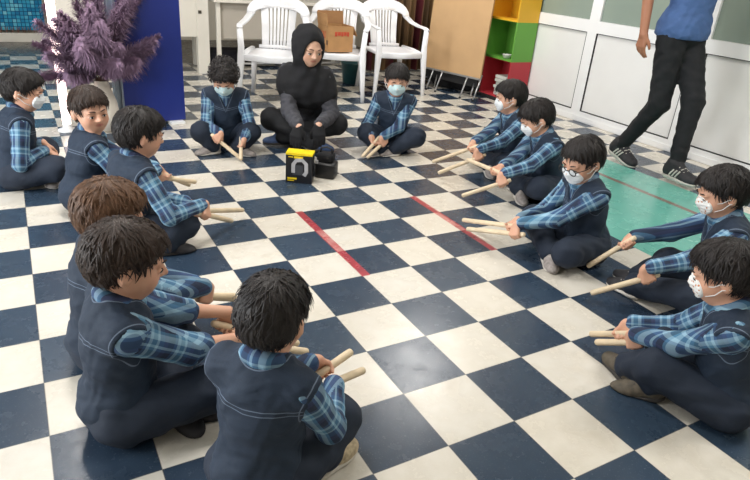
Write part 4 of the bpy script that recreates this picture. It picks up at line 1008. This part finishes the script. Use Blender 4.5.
# ================================================================== THE STANDING MAN
D = dict(ADULT); D.update(tor=.50, hd=1.25, w=1.25)
az = -92; f = azv(az); r = np.array([f[1], -f[0], 0.]); T = frame(az, 2, 0)
back = np.array([2.80, 1.58, 0.]); front = np.array([2.80, 1.12, 0.]); pel = np.array([2.84, 1.37, .93])
J = dict(T=T, pelvis=pel); nb = pel + T[2] * .50; J['neck'] = nb; J['H'] = frame(az, 8, 0); J['head'] = nb + T[2] * .03 + J['H'][2] * .11 + J['H'][1] * .01
an = dict(R=back + np.array([0, .0, .115]), L=front + np.array([.0, .0, .085]))
for sd, sg in (('L', -1), ('R', 1)):
    J['sh' + sd] = nb + T[0] * sg * .175 - T[2] * .05; J['hip' + sd] = pel + T[0] * sg * .085 - np.array([0, 0, .03])
    J['kn' + sd], J['an' + sd] = ik(J['hip' + sd], an[sd], .425, .43, f)
    J['ft' + sd] = nrm(f + np.array([0, 0, -.28 if sd == 'R' else -.02])); J['up' + sd] = np.array([0, 0, 1.])
    if sg > 0: gp = at(642, 42, .86); t = (2.58 - CAM[0]) / (gp[0] - CAM[0]); gp = CAM + (gp - CAM) * t
    else: gp = pel + np.array([.26, .10, -.06])
    hpz, w_ = hand_prims(gp, nrm(f * .9 + np.array([-.1, 0, 0])), np.array([0, -.1, -1.]), sg, 1.15, False)
    J['el' + sd], J['wr' + sd] = ik(J['sh' + sd], w_, .29, .26, -f); J['hand' + sd] = hpz
person(J, D, dict(org=(2.82, 1.35, 0.), label='standing person in blue t-shirt and black trousers walking past on the teal floor', seed=21, h=.0075, hb=.006, skin='skin_tan', collar=False, vest=False,
    shirt='shirtblue', sleeve=.3, trouser='blacktrouser', trouser_r=(.066, .048, .046, .032), shoe=1.38, hem=-.03, off=.022, cuff=.93, shoes=('shoe_dark', 'rubber'), hair='short', hairmat='hair_black', fold=.004))

# ================================================================== LIGHT
def area(name, loc, size, power, rot=(0, 0, 0), col=(1, 1, 1), sy=None):
    ld = bpy.data.lights.new(name, 'AREA'); ld.energy = power; ld.size = size; ld.color = col
    if sy: ld.shape = 'RECTANGLE'; ld.size_y = sy
    o = bpy.data.objects.new(name, ld); o.location = loc; o.rotation_euler = rot; COL.objects.link(o); return o
q = NT('lamp_diffuser'); q.set(Base_Color=S(250, 250, 250), Emission_Color=S(255, 250, 240), Emission_Strength=5); M['diff'] = q.m
for k, (x, y) in enumerate(((2.38, 3.12), (-.6, 3.2), (2.2, -.6), (-.6, .9))):
    rt = empty('ceiling_light', (x, y, 2.9), 'flush ceiling lamp %s' % ('above the back right', 'above the back left', 'above the near right', 'above the near left')[k], 'ceiling lamp')
    G().box((x - .32, y - .32, 2.86), (x + .32, y + .32, 2.9)).obj('housing', M['frame'], rt, (x, y, 2.9))
    G().box((x - .30, y - .30, 2.852), (x + .30, y + .30, 2.86)).obj('diffuser', M['diff'], rt, (x, y, 2.9))
    area('lamp_light', (x, y, 2.84), .6, 44, (0, 0, 0), (1, .97, .93))
area('window_daylight', (-3.96, 1.2, 1.65), 4.6, 300, (0, math.radians(-90), 0), (.93, .97, 1.0), 1.4)
w = bpy.data.worlds.new('world'); sc.world = w; w.use_nodes = True
w.node_tree.nodes['Background'].inputs[0].default_value = (.90, .95, 1.0, 1); w.node_tree.nodes['Background'].inputs[1].default_value = 2.0
sc.view_settings.view_transform = 'Standard'; sc.view_settings.look = 'None'; sc.view_settings.gamma = 1; sc.view_settings.exposure = -.14
sc.view_settings.use_curve_mapping = False
